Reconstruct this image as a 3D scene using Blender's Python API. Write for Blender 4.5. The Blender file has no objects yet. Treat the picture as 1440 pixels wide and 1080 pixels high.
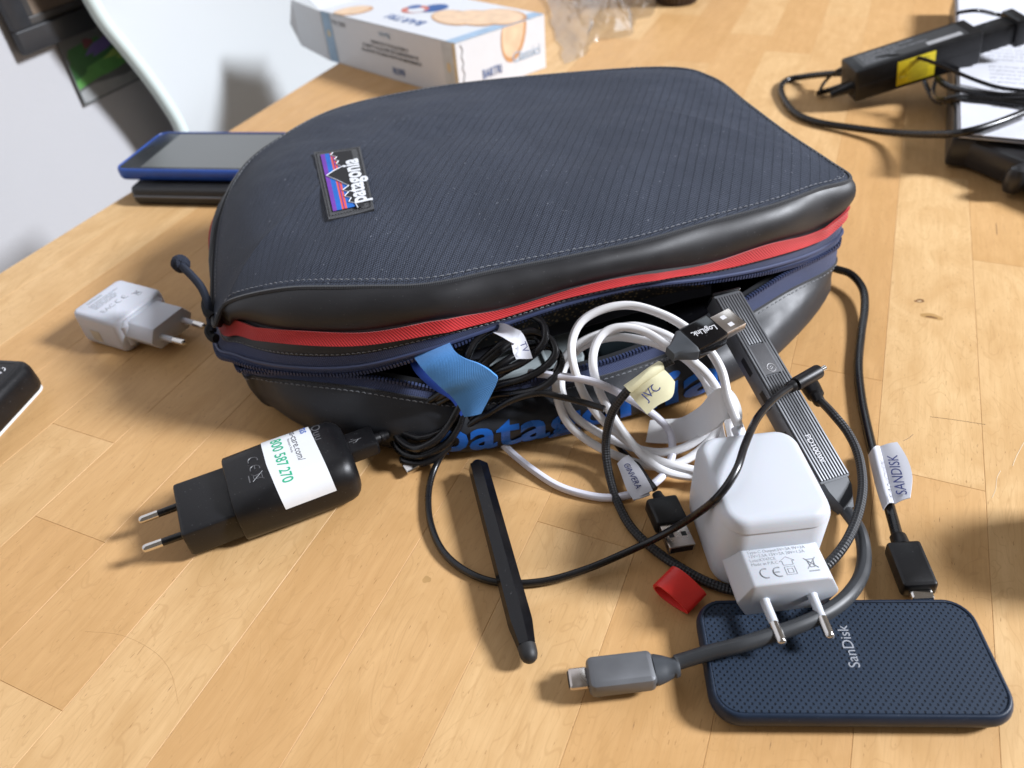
import bpy, bmesh, math, random
from mathutils import Vector, Matrix, noise
random.seed(7)
scene = bpy.context.scene
C = scene.collection
S = 0.001                                   # everything below is written in millimetres

# ------------------------------------------------------------------ camera
F, CX, CY, CAMH = 1050.0, 720.0, 540.0, 285.0
_d = Vector((820-CX, 1730-CY, F)).normalized()           # straight down, seen from the camera
_up = -_d
_y = Vector((0, 0, 1)); _y = (_y-_up*_y.dot(_up)).normalized()
_x = _y.cross(_up)
R3 = Matrix((_x, _y, _up))                               # camera vector -> world vector
cam = bpy.data.cameras.new('camera'); camo = bpy.data.objects.new('camera', cam); C.objects.link(camo)
right = R3 @ Vector((1, 0, 0)); upv = -(R3 @ Vector((0, 1, 0))); back = -(R3 @ Vector((0, 0, 1)))
Mc = Matrix((right, upv, back)).transposed().to_4x4(); Mc.translation = Vector((0, 0, CAMH*S))
camo.matrix_world = Mc
cam.sensor_width = 36; cam.lens = F/1440*36; cam.clip_start = 0.01; cam.clip_end = 50
cam.dof.use_dof = True; cam.dof.focus_distance = 0.335; cam.dof.aperture_fstop = 9.0
scene.camera = camo

# ------------------------------------------------------------------ world and window light
w = bpy.data.worlds.new('World'); scene.world = w; w.use_nodes = True
bg = w.node_tree.nodes['Background']; bg.inputs[0].default_value = (1.0, 0.88, 0.77, 1); bg.inputs[1].default_value = 0.16
def area(name, loc, target, sx, sy, power, col):
    l = bpy.data.lights.new(name, 'AREA'); l.shape = 'RECTANGLE'; l.size = sx; l.size_y = sy; l.energy = power; l.color = col
    o = bpy.data.objects.new(name, l); C.objects.link(o); o.location = loc
    o.rotation_euler = (Vector(target)-Vector(loc)).to_track_quat('-Z', 'Y').to_euler()
    return o
area('window_light', (3.95, 0.02, 2.72), (0.05, 0.35, 0), 0.72, 0.90, 428, (0.95, 0.985, 1.06))
area('window_light_far', (0.3, 2.6, 1.9), (0.0, 0.3, 0), 1.3, 0.9, 10, (0.80, 0.90, 1.0))
scene.view_settings.view_transform = 'Standard'; scene.view_settings.look = 'None'
scene.view_settings.exposure = 0.08; scene.view_settings.gamma = 1

# ------------------------------------------------------------------ geometry helpers
def ray(px, py): return R3 @ Vector((px-CX, py-CY, F))
CAM = Vector((0, 0, CAMH))
def at(px, py, z=0.0):
    v = ray(px, py); return CAM + v*((z-CAMH)/v.z)
UA = math.radians(64); UD = Vector((math.cos(UA), math.sin(UA), 0)); VD = Vector((math.sin(UA), -math.cos(UA), 0))
def onV(px, py, V):
    v = ray(px, py); return CAM + v*(V/v.dot(VD))
def px(l): return [at(*p) for p in l]

def cr(p0, p1, p2, p3, t):
    return 0.5*((2*p1)+(p2-p0)*t+(2*p0-5*p1+4*p2-p3)*t*t+(-p0+3*p1-3*p2+p3)*t**3)
def spline(P, n=8, closed=False):
    out = []; K = len(P); m = K if closed else K-1
    for i in range(m):
        g = (lambda j: P[j % K]) if closed else (lambda j: P[min(max(j, 0), K-1)])
        for k in range(n): out.append(cr(g(i-1), g(i), g(i+1), g(i+2), k/n))
    if not closed: out.append(P[-1].copy())
    return out
def frame(o, xd, zd=(0, 0, 1)):
    x = Vector(xd).normalized(); z = Vector(zd); z = (z-x*z.dot(x)).normalized(); y = z.cross(x)
    M = Matrix((x, y, z)).transposed().to_4x4(); M.translation = Vector(o); return M

class MB:
    def __init__(s): s.v = []; s.f = []; s.uv = []; s.mi = []
    def add(s, V, Fc, UV=None, mi=0):
        b = len(s.v); s.v += [Vector(p) for p in V]
        for k, f in enumerate(Fc):
            s.f.append([b+i for i in f]); s.mi.append(mi)
            s.uv.append([UV[i] for i in f] if UV else [(0, 0)]*len(f))
        return s
    def slab(s, M, wd, dp, rc, prof, n=6):
        """rounded rectangle outline swept through a profile of (z, inset)"""
        rings = []
        for z, ins in prof:
            r = max(rc-ins, 0.05); hw = wd/2-ins-r; hd = dp/2-ins-r; ring = []
            for q, (cx, cy) in enumerate(((hw, hd), (-hw, hd), (-hw, -hd), (hw, -hd))):
                for k in range(n+1):
                    a = math.pi/2*(q+k/n); ring.append(M @ Vector((cx+r*math.cos(a), cy+r*math.sin(a), z)))
            rings.append(ring)
        return s.loft(rings, True, True)
    def loft(s, rings, cap0=False, cap1=False, closed=True, uvs=None):
        n = len(rings[0]); V = [p for r in rings for p in r]; Fc = []
        for i in range(len(rings)-1):
            for j in range(n if closed else n-1):
                a = i*n+j; b = i*n+(j+1) % n; Fc.append((a, b, b+n, a+n))
        if cap0: Fc.append(list(range(n))[::-1])
        if cap1: Fc.append([(len(rings)-1)*n+j for j in range(n)])
        return s.add(V, Fc, uvs)
    def box(s, M, x0, x1, y0, y1, z0, z1, b=0.0):
        T = M @ Matrix.Translation(((x0+x1)/2, (y0+y1)/2, z0)); h = z1-z0; b = min(b, (x1-x0)*.45, (y1-y0)*.45, h*.45)
        if b <= 0: pr = [(0, 0), (h, 0)]
        else: pr = [(0, b), (b*.3, b*.3), (b, 0), (h-b, 0), (h-b*.3, b*.3), (h, b)]
        return s.slab(T, x1-x0, y1-y0, max(b, .02), pr, 3 if b > 0 else 1)
    def tube(s, P, r, seg=10, caps=True, flat=1.0):
        n = len(P); T = [(P[min(i+1, n-1)]-P[max(i-1, 0)]).normalized() for i in range(n)]
        nrm = T[0].orthogonal().normalized() if abs(T[0].z) > .9 else Vector((0, 0, 1)); nrm = (nrm-T[0]*nrm.dot(T[0])).normalized()
        V = []; UV = []; L = 0
        for i in range(n):
            if i: L += (P[i]-P[i-1]).length
            nrm = (nrm-T[i]*nrm.dot(T[i])).normalized(); bn = T[i].cross(nrm)
            rr = r[i] if isinstance(r, (list, tuple)) else r
            for k in range(seg+1):
                a = 2*math.pi*k/seg; V.append(P[i]+nrm*math.cos(a)*rr*flat+bn*math.sin(a)*rr); UV.append((k/seg, L))
        Fc = []
        for i in range(n-1):
            for k in range(seg): a = i*(seg+1)+k; Fc.append((a, a+1, a+seg+2, a+seg+1))
        if caps: Fc.append(list(range(seg))[::-1]); Fc.append([(n-1)*(seg+1)+k for k in range(seg)])
        return s.add(V, Fc, UV)
    def lathe(s, M, prof, seg=20):
        """profile of (x along the axis, radius) turned about the local X axis"""
        rings = [[M @ Vector((x, r*math.cos(2*math.pi*k/seg), r*math.sin(2*math.pi*k/seg))) for k in range(seg)] for x, r in prof]
        return s.loft(rings, True, True)
    def rails(s, A, B, th=0.8, m=6, sag=0.0):
        """a band of cloth, paper or webbing between two rails, with thickness"""
        n = len(A); G = []
        for i in range(n):
            G.append([A[i].lerp(B[i], k/m) for k in range(m+1)])
        N = []
        for i in range(n):
            row = []
            for k in range(m+1):
                du = G[min(i+1, n-1)][k]-G[max(i-1, 0)][k]; dv = G[i][min(k+1, m)]-G[i][max(k-1, 0)]
                nn = du.cross(dv); nn = nn.normalized() if nn.length > 1e-6 else Vector((0, 0, 1)); row.append(nn)
            N.append(row)
        V = []; UV = []; L = 0; W = (A[0]-B[0]).length
        for side in (.5, -.5):
            L = 0
            for i in range(n):
                if i: L += ((A[i]+B[i])/2-(A[i-1]+B[i-1])/2).length
                for k in range(m+1):
                    V.append(G[i][k]+N[i][k]*(th*side+sag*math.sin(math.pi*k/m))); UV.append((L, W*k/m))
        o = n*(m+1); Fc = []
        for i in range(n-1):
            for k in range(m):
                a = i*(m+1)+k; q = (a, a+1, a+m+2, a+m+1); Fc.append(q); Fc.append(tuple(x+o for x in q[::-1]))
        bd = [k for k in range(m+1)]+[i*(m+1)+m for i in range(1, n)]+[(n-1)*(m+1)+k for k in range(m-1, -1, -1)]+[i*(m+1) for i in range(n-2, 0, -1)]
        for i in range(len(bd)):
            a = bd[i]; b = bd[(i+1) % len(bd)]; Fc.append((b, a, a+o, b+o))
        return s.add(V, Fc, UV)

def base_of(parent):
    v = Vector((0, 0, 0)); p = parent
    while p is not None: v = v+p.location; p = p.parent
    return v
def build(name, mb, mat, parent=None, smooth=True, angle=40, loc=None):
    me = bpy.data.meshes.new(name)
    if parent is not None: org = base_of(parent)/S
    else: org = Vector(loc) if loc is not None else Vector((0, 0, 0))
    me.from_pydata([tuple((p-org)*S) for p in mb.v], [], mb.f)
    uvl = me.uv_layers.new(name='UVMap'); flat = []
    for u in mb.uv:
        for a in u: flat += [a[0], a[1]]
    uvl.data.foreach_set('uv', flat)
    for m in (mat if isinstance(mat, (list, tuple)) else [mat]): me.materials.append(m)
    if any(mb.mi): me.polygons.foreach_set('material_index', mb.mi)
    me.update()
    if smooth:
        me.shade_smooth(); me.set_sharp_from_angle(angle=math.radians(angle))
    o = bpy.data.objects.new(name, me); C.objects.link(o)
    if parent is not None: o.parent = parent
    else: o.location = org*S
    return o
def tag(o, label=None, cat=None, group=None, kind=None):
    if label: o['label'] = label
    if cat: o['category'] = cat
    if group: o['group'] = group
    if kind: o['kind'] = kind
    return o
def thing(name, loc, label, cat, group=None):
    o = bpy.data.objects.new(name, None); C.objects.link(o); o.location = Vector(loc)*S; o.empty_display_size = .01
    return tag(o, label, cat, group)
def text(name, body, M, size, mat, parent, align='CENTER', ext=0.08, bold=0.0, sx=1.0, mapf=None, shear=0.0, spacing=1.0):
    cu = bpy.data.curves.new(name, 'FONT'); cu.body = body; cu.size = size; cu.align_x = align; cu.align_y = 'CENTER'
    cu.extrude = ext; cu.offset = bold; cu.resolution_u = 3; cu.shear = shear; cu.space_character = spacing
    to = bpy.data.objects.new(name, cu); C.objects.link(to)
    dg = bpy.context.evaluated_depsgraph_get(); dg.update()
    me = bpy.data.meshes.new_from_object(to.evaluated_get(dg)); C.objects.unlink(to); bpy.data.objects.remove(to)
    if mapf:                                             # short edges, so that the letters follow the curved surface
        bm = bmesh.new(); bm.from_mesh(me); bmesh.ops.triangulate(bm, faces=bm.faces[:])
        for _ in range(3):
            long_ = [e for e in bm.edges if e.calc_length() > size*.13]
            if not long_: break
            bmesh.ops.subdivide_edges(bm, edges=long_, cuts=1); bmesh.ops.triangulate(bm, faces=[f for f in bm.faces if len(f.verts) > 3])
        bm.to_mesh(me); bm.free()
    org = base_of(parent)/S
    for v in me.vertices:
        p = Vector((v.co.x*sx, v.co.y, v.co.z))
        p = mapf(p) if mapf else M @ p
        v.co = (p-org)*S
    me.materials.clear(); me.materials.append(mat); me.update()
    o = bpy.data.objects.new(name, me); C.objects.link(o); o.parent = parent; return o

# ------------------------------------------------------------------ materials
def newmat(name):
    m = bpy.data.materials.new(name); m.use_nodes = True; nt = m.node_tree
    return m, nt, nt.nodes['Principled BSDF']
def nd(nt, t, **kw):
    n = nt.nodes.new(t)
    for k, v in kw.items():
        if hasattr(n, k): setattr(n, k, v)
        else: n.inputs[k].default_value = v
    return n
def mth(nt, op, a, b=None, c=None):
    n = nt.nodes.new('ShaderNodeMath'); n.operation = op
    for i, x in enumerate((a, b, c)):
        if x is None: continue
        if isinstance(x, (int, float)): n.inputs[i].default_value = x
        else: nt.links.new(x, n.inputs[i])
    return n.outputs[0]
def ramp(nt, fac, stops):
    n = nt.nodes.new('ShaderNodeValToRGB'); nt.links.new(fac, n.inputs[0]); e = n.color_ramp.elements
    while len(e) < len(stops): e.new(.5)
    for i, (p, c) in enumerate(stops): e[i].position = p; e[i].color = (*c, 1) if len(c) == 3 else c
    return n.outputs[0]
def mix(nt, fac, a, b, mode='MIX'):
    n = nt.nodes.new('ShaderNodeMix'); n.data_type = 'RGBA'; n.blend_type = mode
    for s, x in ((0, fac), (6, a), (7, b)):
        if isinstance(x, (int, float)): n.inputs[s].default_value = x
        elif isinstance(x, tuple): n.inputs[s].default_value = (*x, 1)
        else: nt.links.new(x, n.inputs[s])
    return n.outputs[2]
def bump(nt, b, h, strength, dist):
    n = nt.nodes.new('ShaderNodeBump'); n.inputs['Strength'].default_value = strength; n.inputs['Distance'].default_value = dist*S
    nt.links.new(h, n.inputs['Height']); nt.links.new(n.outputs[0], b.inputs['Normal']); return n
def simple(name, col, rough=.5, metal=0, nscale=3.0, nstr=.15, coat=0, spec=.5, dust=.0, sss=0, mott=None):
    """plain surface with fine real-world wear: uneven gloss, faint mottling, fine relief (scales in 1/mm)"""
    m, nt, b = newmat(name); tc = nd(nt, 'ShaderNodeTexCoord')
    n1 = nd(nt, 'ShaderNodeTexNoise'); n1.inputs['Scale'].default_value = nscale*1000; n1.inputs['Detail'].default_value = 3
    n2 = nd(nt, 'ShaderNodeTexNoise'); n2.inputs['Scale'].default_value = 90; n2.inputs['Detail'].default_value = 5
    nt.links.new(tc.outputs['Object'], n1.inputs[0]); nt.links.new(tc.outputs['Object'], n2.inputs[0])
    k = mott if mott is not None else (.02 if min(col) > .5 else .12)
    lo = tuple(c*(1-k) for c in col); hi = tuple(min(1, c*(1+k*.8)) for c in col)
    c = ramp(nt, n2.outputs[0], [(.3, lo), (.7, hi)])
    if dust > 0:
        n3 = nd(nt, 'ShaderNodeTexNoise'); n3.inputs['Scale'].default_value = 900; n3.inputs['Detail'].default_value = 2
        nt.links.new(tc.outputs['Object'], n3.inputs[0])
        d = ramp(nt, n3.outputs[0], [(.70, (0, 0, 0)), (.76, (1, 1, 1))]); c = mix(nt, mth(nt, 'MULTIPLY', d, dust), c, (.5, .5, .5))
    nt.links.new(c, b.inputs['Base Color'])
    r = mth(nt, 'MULTIPLY_ADD', n2.outputs[0], .22, rough-.11); nt.links.new(r, b.inputs['Roughness'])
    b.inputs['Metallic'].default_value = metal; b.inputs['Coat Weight'].default_value = coat; b.inputs['Specular IOR Level'].default_value = spec
    if sss: b.inputs['Subsurface Weight'].default_value = sss; b.inputs['Subsurface Scale'].default_value = .002
    if nstr: bump(nt, b, n1.outputs[0], nstr, .12)
    return m
def fabric(name, c0, c1, pu, pv, rough=.85, h=.25, dark=.35, slope=0.0, sheen=.2):
    """woven cloth: over and under threads from the UVs (in mm); pu, pv = thread pitch"""
    m, nt, b = newmat(name); uv = nd(nt, 'ShaderNodeUVMap'); sp = nd(nt, 'ShaderNodeSeparateXYZ'); nt.links.new(uv.outputs[0], sp.inputs[0])
    u = mth(nt, 'DIVIDE', mth(nt, 'MULTIPLY_ADD', sp.outputs[1], slope, sp.outputs[0]), pu); v = mth(nt, 'DIVIDE', sp.outputs[1], pv)
    a = mth(nt, 'SINE', mth(nt, 'MULTIPLY', u, 2*math.pi)); c = mth(nt, 'SINE', mth(nt, 'MULTIPLY', v, 2*math.pi))
    hgt = mth(nt, 'MULTIPLY_ADD', mth(nt, 'MULTIPLY', a, c), .5, .5)
    no = nd(nt, 'ShaderNodeTexNoise'); no.inputs['Scale'].default_value = 60; tc = nd(nt, 'ShaderNodeTexCoord'); nt.links.new(tc.outputs['Object'], no.inputs[0])
    col = mix(nt, hgt, c0, c1); col = mix(nt, mth(nt, 'MULTIPLY', no.outputs[0], dark), col, tuple(x*.5 for x in c0))
    nt.links.new(col, b.inputs['Base Color']); b.inputs['Roughness'].default_value = rough; b.inputs['Sheen Weight'].default_value = sheen
    bump(nt, b, hgt, .7, h); return m

def wood_mat():
    m, nt, b = newmat('birch_stave'); tc = nd(nt, 'ShaderNodeTexCoord'); oi = nd(nt, 'ShaderNodeObjectInfo')
    off = nd(nt, 'ShaderNodeCombineXYZ'); rnd = oi.outputs['Random']
    nt.links.new(mth(nt, 'MULTIPLY', rnd, 13.7), off.inputs[0]); nt.links.new(mth(nt, 'MULTIPLY', rnd, 7.3), off.inputs[1]); nt.links.new(mth(nt, 'MULTIPLY', rnd, 3.1), off.inputs[2])
    va = nd(nt, 'ShaderNodeVectorMath', operation='ADD'); nt.links.new(tc.outputs['Object'], va.inputs[0]); nt.links.new(off.outputs[0], va.inputs[1])
    def noi(sc, scale, det, rough=.6, dist=0):
        mp = nd(nt, 'ShaderNodeMapping'); mp.inputs['Scale'].default_value = sc; nt.links.new(va.outputs[0], mp.inputs[0])
        n = nd(nt, 'ShaderNodeTexNoise'); n.inputs['Scale'].default_value = scale; n.inputs['Detail'].default_value = det
        n.inputs['Roughness'].default_value = rough; n.inputs['Distortion'].default_value = dist
        nt.links.new(mp.outputs[0], n.inputs[0]); return n.outputs[0]
    g1 = noi((1, 9, 9), 22, 5, .62, .6)          # long bands of grain
    g2 = noi((1, 26, 26), 60, 3, .7)             # fine pores
    g3 = noi((1, 1.6, 1), 16, 4, .6, 1.6)        # mottled figure
    g4 = noi((1, 5.5, 5), 210, 2, .5)            # dark flecks
    g5 = noi((1, 3, 3), 11, 2, .5, 2.4)          # flowing contour lines
    sc = nd(nt, 'ShaderNodeSeparateColor'); nt.links.new(oi.outputs['Color'], sc.inputs[0])
    tone = ramp(nt, sc.outputs[0], [(0, (.58, .340, .146)), (.3, (.625, .385, .176)), (.55, (.645, .41, .196)), (.8, (.69, .465, .236)), (1, (.605, .36, .156))])
    c = mix(nt, ramp(nt, g1, [(.30, (0, 0, 0)), (.70, (1, 1, 1))]), (.90, .86, .80), (1.03, 1.03, 1.02)); c = mix(nt, 1.0, tone, c, 'MULTIPLY')
    c = mix(nt, ramp(nt, g3, [(.36, (.42, .42, .42)), (.6, (0, 0, 0))]), c, (.50, .285, .110))
    ln = mth(nt, 'SINE', mth(nt, 'MULTIPLY', g5, 60)); ln = ramp(nt, ln, [(.90, (0, 0, 0)), (1, (.30, .30, .30))])
    c = mix(nt, ln, c, (.44, .25, .10))
    c = mix(nt, ramp(nt, g2, [(.30, (.36, .36, .36)), (.48, (0, 0, 0))]), c, (.46, .27, .115))
    fl = ramp(nt, g4, [(.245, (.75, .75, .75)), (.30, (0, 0, 0))]); c = mix(nt, fl, c, (.32, .17, .065))
    nt.links.new(c, b.inputs['Base Color'])
    gl = noi((1, 2, 2), 35, 4); nt.links.new(mth(nt, 'MULTIPLY_ADD', gl, .30, .27), b.inputs['Roughness'])
    h = mth(nt, 'ADD', mth(nt, 'MULTIPLY', g2, .6), mth(nt, 'MULTIPLY', fl, -.5)); bump(nt, b, h, .22, .25)
    b.inputs['Specular IOR Level'].default_value = .2
    return m

def top_fabric():
    """dark navy ripstop: fine rib weave broken by heavier dark threads"""
    m, nt, b = newmat('navy_ripstop'); uv = nd(nt, 'ShaderNodeUVMap'); sp = nd(nt, 'ShaderNodeSeparateXYZ'); nt.links.new(uv.outputs[0], sp.inputs[0])
    X, Y = sp.outputs[0], sp.outputs[1]; tc = nd(nt, 'ShaderNodeTexCoord')
    no = nd(nt, 'ShaderNodeTexNoise'); no.inputs['Scale'].default_value = 35; no.inputs['Detail'].default_value = 3; nt.links.new(tc.outputs['Object'], no.inputs[0])
    nf = nd(nt, 'ShaderNodeTexNoise'); nf.inputs['Scale'].default_value = 1900; nf.inputs['Detail'].default_value = 2; nt.links.new(tc.outputs['Object'], nf.inputs[0])
    rot = math.radians(-19)
    U = mth(nt, 'ADD', mth(nt, 'MULTIPLY', X, math.cos(rot)), mth(nt, 'MULTIPLY', Y, math.sin(rot)))
    W = mth(nt, 'SUBTRACT', mth(nt, 'MULTIPLY', Y, math.cos(rot)), mth(nt, 'MULTIPLY', X, math.sin(rot)))
    a = mth(nt, 'SINE', mth(nt, 'MULTIPLY', U, 2*math.pi/1.3)); c = mth(nt, 'SINE', mth(nt, 'MULTIPLY', mth(nt, 'MULTIPLY_ADD', U, .45, W), 2*math.pi/1.9))
    h0 = mth(nt, 'MULTIPLY_ADD', mth(nt, 'MULTIPLY', a, c), .5, .5); h = ramp(nt, mth(nt, 'ADD', h0, mth(nt, 'MULTIPLY_ADD', nf.outputs[0], .5, -.25)), [(.28, (0, 0, 0)), (.72, (1, 1, 1))])
    fr = mth(nt, 'FRACT', mth(nt, 'DIVIDE', U, 5.2)); ln = ramp(nt, fr, [(0, (1, 1, 1)), (.10, (1, 1, 1)), (.16, (0, 0, 0))])
    fr2 = mth(nt, 'FRACT', mth(nt, 'ADD', mth(nt, 'DIVIDE', U, 5.2), .5)); ln2 = ramp(nt, fr2, [(0, (1, 1, 1)), (.06, (0, 0, 0))])
    col = mix(nt, h, (.002, .003, .006), (.060, .073, .108))
    col = mix(nt, mth(nt, 'MULTIPLY', nf.outputs[0], .16), col, (.060, .075, .11))
    col = mix(nt, mth(nt, 'MULTIPLY', mth(nt, 'MULTIPLY', ln, no.outputs[0]), .72), col, (.007, .010, .018)); col = mix(nt, mth(nt, 'MULTIPLY', ln2, .18), col, (.10, .12, .16))
    col = mix(nt, ramp(nt, no.outputs[0], [(.35, (.35, .35, .35)), (.65, (0, 0, 0))]), col, (.020, .026, .042))
    nl = nd(nt, 'ShaderNodeTexNoise'); nl.inputs['Scale'].default_value = 620; nl.inputs['Detail'].default_value = 1; nt.links.new(tc.outputs['Object'], nl.inputs[0])
    col = mix(nt, ramp(nt, nl.outputs[0], [(.74, (0, 0, 0)), (.79, (.5, .5, .5))]), col, (.30, .32, .36))
    nt.links.new(col, b.inputs['Base Color']); b.inputs['Roughness'].default_value = .66; b.inputs['Specular IOR Level'].default_value = .35
    hh = mth(nt, 'ADD', h, mth(nt, 'MULTIPLY', ln, -.9)); bump(nt, b, hh, .8, .28)
    return m

M_wood = wood_mat()
M_top = top_fabric()
M_panel = simple('black_laminate', (.012, .012, .014), .50, nscale=2.2, nstr=.35, dust=.12)
M_panel2 = simple('charcoal_laminate', (.017, .019, .024), .50, nscale=2.2, nstr=.35, dust=.10)
M_bind = fabric('black_binding', (.008, .009, .012), (.04, .043, .05), .9, .9)
M_navy = fabric('navy_zip_tape', (.016, .024, .066), (.062, .084, .190), 1.1, 1.0, h=.3)
M_teeth = simple('navy_zip_teeth', (.040, .055, .125), .5)
M_red = fabric('red_webbing', (.36, .004, .006), (.78, .018, .022), 1.7, 1.1, rough=.7, h=.5, slope=.5)
M_stitch = simple('grey_thread', (.22, .23, .25), .8)
M_liner = simple('black_lining', (.008, .009, .012), .9)
M_blk = simple('black_plastic', (.005, .005, .006), .40, nscale=5, nstr=.3, dust=.12, spec=.4)
M_blkg = simple('glossy_black_plastic', (.004, .004, .005), .17, nstr=.03, dust=.08, spec=.4)
M_cord = simple('black_cord', (.006, .006, .007), .27, nstr=.05)
M_cordg = simple('dark_grey_cord', (.035, .038, .042), .45, nstr=.05)
M_white = simple('white_plastic', (.58, .605, .65), .32, nstr=0, mott=.0, sss=.1)
M_whited = simple('white_plug_plastic', (.58, .60, .66), .38, nstr=0, mott=.0, sss=.1)
M_wcord = simple('white_cord', (.76, .76, .77), .42, nstr=.05)
M_lcord = simple('lilac_white_cord', (.72, .72, .80), .40, nstr=.05)
M_metal = simple('nickel', (.72, .70, .67), .16, metal=1, nstr=.03)
M_steel = simple('brushed_steel', (.55, .50, .46), .28, metal=1, nstr=.06)
M_gun = simple('gunmetal_aluminium', (.15, .155, .165), .48, metal=.5, nscale=4, nstr=.12)
M_gund = simple('gunmetal_groove', (.085, .09, .098), .5, metal=.4)
M_slate = simple('slate_rubber', (.050, .056, .064), .5, nstr=.08)
M_dark = simple('port_black', (.004, .004, .005), .6)
M_paper = simple('white_paper', (.60, .61, .66), .7, nscale=1, nstr=.2, mott=.02)
M_cream = simple('cream_paper_tape', (.72, .68, .44), .65, nscale=1, nstr=.3)
M_ink = simple('blue_ink', (.02, .03, .13), .6)
M_prgrey = simple('grey_print', (.30, .31, .33), .6)
M_prdark = simple('dark_print', (.05, .05, .06), .6)
M_prlight = simple('silver_print', (.62, .62, .64), .45)
M_prsil = simple('dull_silver_print', (.34, .36, .40), .4)
M_prfaint = simple('faint_print', (.09, .09, .095), .5)
M_green = simple('green_print', (.02, .38, .20), .6)
M_bluep = simple('blue_print', (.06, .13, .42), .6)
M_logo = simple('blue_logo_ink', (.008, .12, .50), .30)
M_vb = fabric('blue_hook_tape', (.06, .26, .66), (.11, .38, .86), .9, .9, rough=.8, h=.25)
M_vbd = simple('dark_blue_tape', (.01, .05, .30), .7)
M_vw = fabric('white_hook_tape', (.78, .79, .80), (.92, .92, .92), .8, .8, rough=.85, h=.2, dark=.06)
M_redr = simple('red_silicone', (.72, .030, .022), .40, nscale=1, nstr=.05, sss=.2)
M_ssd = simple('navy_shell', (.012, .022, .043), .42, spec=.3, nscale=4, nstr=.15, dust=.08)
M_rub = simple('soft_black_rubber', (.015, .015, .016), .55, nstr=.1)

def braided():
    m, nt, b = newmat('black_braid'); uv = nd(nt, 'ShaderNodeUVMap'); sp = nd(nt, 'ShaderNodeSeparateXYZ'); nt.links.new(uv.outputs[0], sp.inputs[0])
    u = mth(nt, 'MULTIPLY', sp.outputs[0], 8); v = mth(nt, 'DIVIDE', sp.outputs[1], 1.5)
    a = mth(nt, 'SINE', mth(nt, 'MULTIPLY', mth(nt, 'ADD', u, v), math.pi)); c = mth(nt, 'SINE', mth(nt, 'MULTIPLY', mth(nt, 'SUBTRACT', u, v), math.pi))
    h = mth(nt, 'MULTIPLY_ADD', mth(nt, 'MULTIPLY', a, c), .5, .5)
    nt.links.new(mix(nt, h, (.004, .004, .005), (.050, .052, .056)), b.inputs['Base Color']); b.inputs['Roughness'].default_value = .5
    bump(nt, b, h, .9, .5); return m
M_braid = braided()

# ------------------------------------------------------------------ the room: wall, floor
def wallmat(name, col):
    m, nt, b = newmat(name); tc = nd(nt, 'ShaderNodeTexCoord'); n = nd(nt, 'ShaderNodeTexNoise'); n.inputs['Scale'].default_value = 4; n.inputs['Detail'].default_value = 4
    nt.links.new(tc.outputs['Object'], n.inputs[0]); nt.links.new(ramp(nt, n.outputs[0], [(.3, tuple(c*.95 for c in col)), (.7, col)]), b.inputs['Base Color'])
    n2 = nd(nt, 'ShaderNodeTexNoise'); n2.inputs['Scale'].default_value = 260; nt.links.new(tc.outputs['Object'], n2.inputs[0]); bump(nt, b, n2.outputs[0], .3, .6)
    b.inputs['Roughness'].default_value = .85; return m
M_wall = wallmat('white_plaster', (.46, .46, .475)); M_floor = wallmat('grey_floor_tile', (.25, .22, .19))
WV = -748.0; TV = -558.0
Mw = frame(VD*WV, UD, (0, 0, 1))                      # x along the wall, y = -VD... (away), z up
wl = MB().box(Mw, -1500, 3200, 0, 60, -740, 1900)
wall = tag(build('wall', wl, M_wall, loc=(0, 0, 0), smooth=False), 'plain white plastered wall behind the table', None, kind='structure')
fl = MB().box(Matrix.Identity(4), -3000, 3000, -2000, 4000, -760, -741)
tag(build('floor', fl, M_floor, loc=(0, 0, 0), smooth=False), 'pale floor below the table', None, kind='structure')

# ------------------------------------------------------------------ table of glued staves
tbl = thing('table', (0, 400, -740), 'varnished wooden table of glued pale staves that everything lies on', 'table')
cache = {}
SW = 48.2
def stave(u0, u1, v0, v1, tone, th=28):
    L = round(u1-u0); Wd = round(v1-v0, 1); key = (L, Wd)
    if key not in cache:
        mb = MB(); b = .16; g = .035
        x0, x1, y0, y1 = g, L-g, g, Wd-g
        V = [(x0, y0, -th), (x1, y0, -th), (x1, y1, -th), (x0, y1, -th), (x0, y0, -b), (x1, y0, -b), (x1, y1, -b), (x0, y1, -b),
             (x0+b, y0+b, 0), (x1-b, y0+b, 0), (x1-b, y1-b, 0), (x0+b, y1-b, 0)]
        Fc = [(3, 2, 1, 0)]+[(i, (i+1) % 4, 4+(i+1) % 4, 4+i) for i in range(4)]+[(4+i, 4+(i+1) % 4, 8+(i+1) % 4, 8+i) for i in range(4)]+[(8, 9, 10, 11)]
        me = bpy.data.meshes.new('stave'); me.from_pydata([tuple(Vector(p)*S) for p in V], [], Fc); me.materials.append(M_wood); cache[key] = me
    o = bpy.data.objects.new('stave', cache[key]); C.objects.link(o); o.parent = tbl
    # local x along the grain, local y towards -VD
    p = UD*u0+VD*v1; o.location = (p*S)-tbl.location; o.rotation_euler = (0, 0, UA); o.color = (tone, 0, 0, 1)
rs = random.Random(11)
fixed = {0: [293, 625], -3: [204, 560], -4: [-60, 223], -9: [174, 455], 1: [-40, 505, 760], -1: [360], -2: [30, 420], -5: [330], -6: [-30, 385]}
tones = {(0, 293): .80, (0, -140): .42, (1, 505): .30, (1, -40): .78, (-3, -140): .66, (-3, 204): .30, (-4, 223): .5, (-9, 174): .30, (-9, -140): .62, (-5, -140): .14, (-6, -30): .66, (0, 625): .35}
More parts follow.
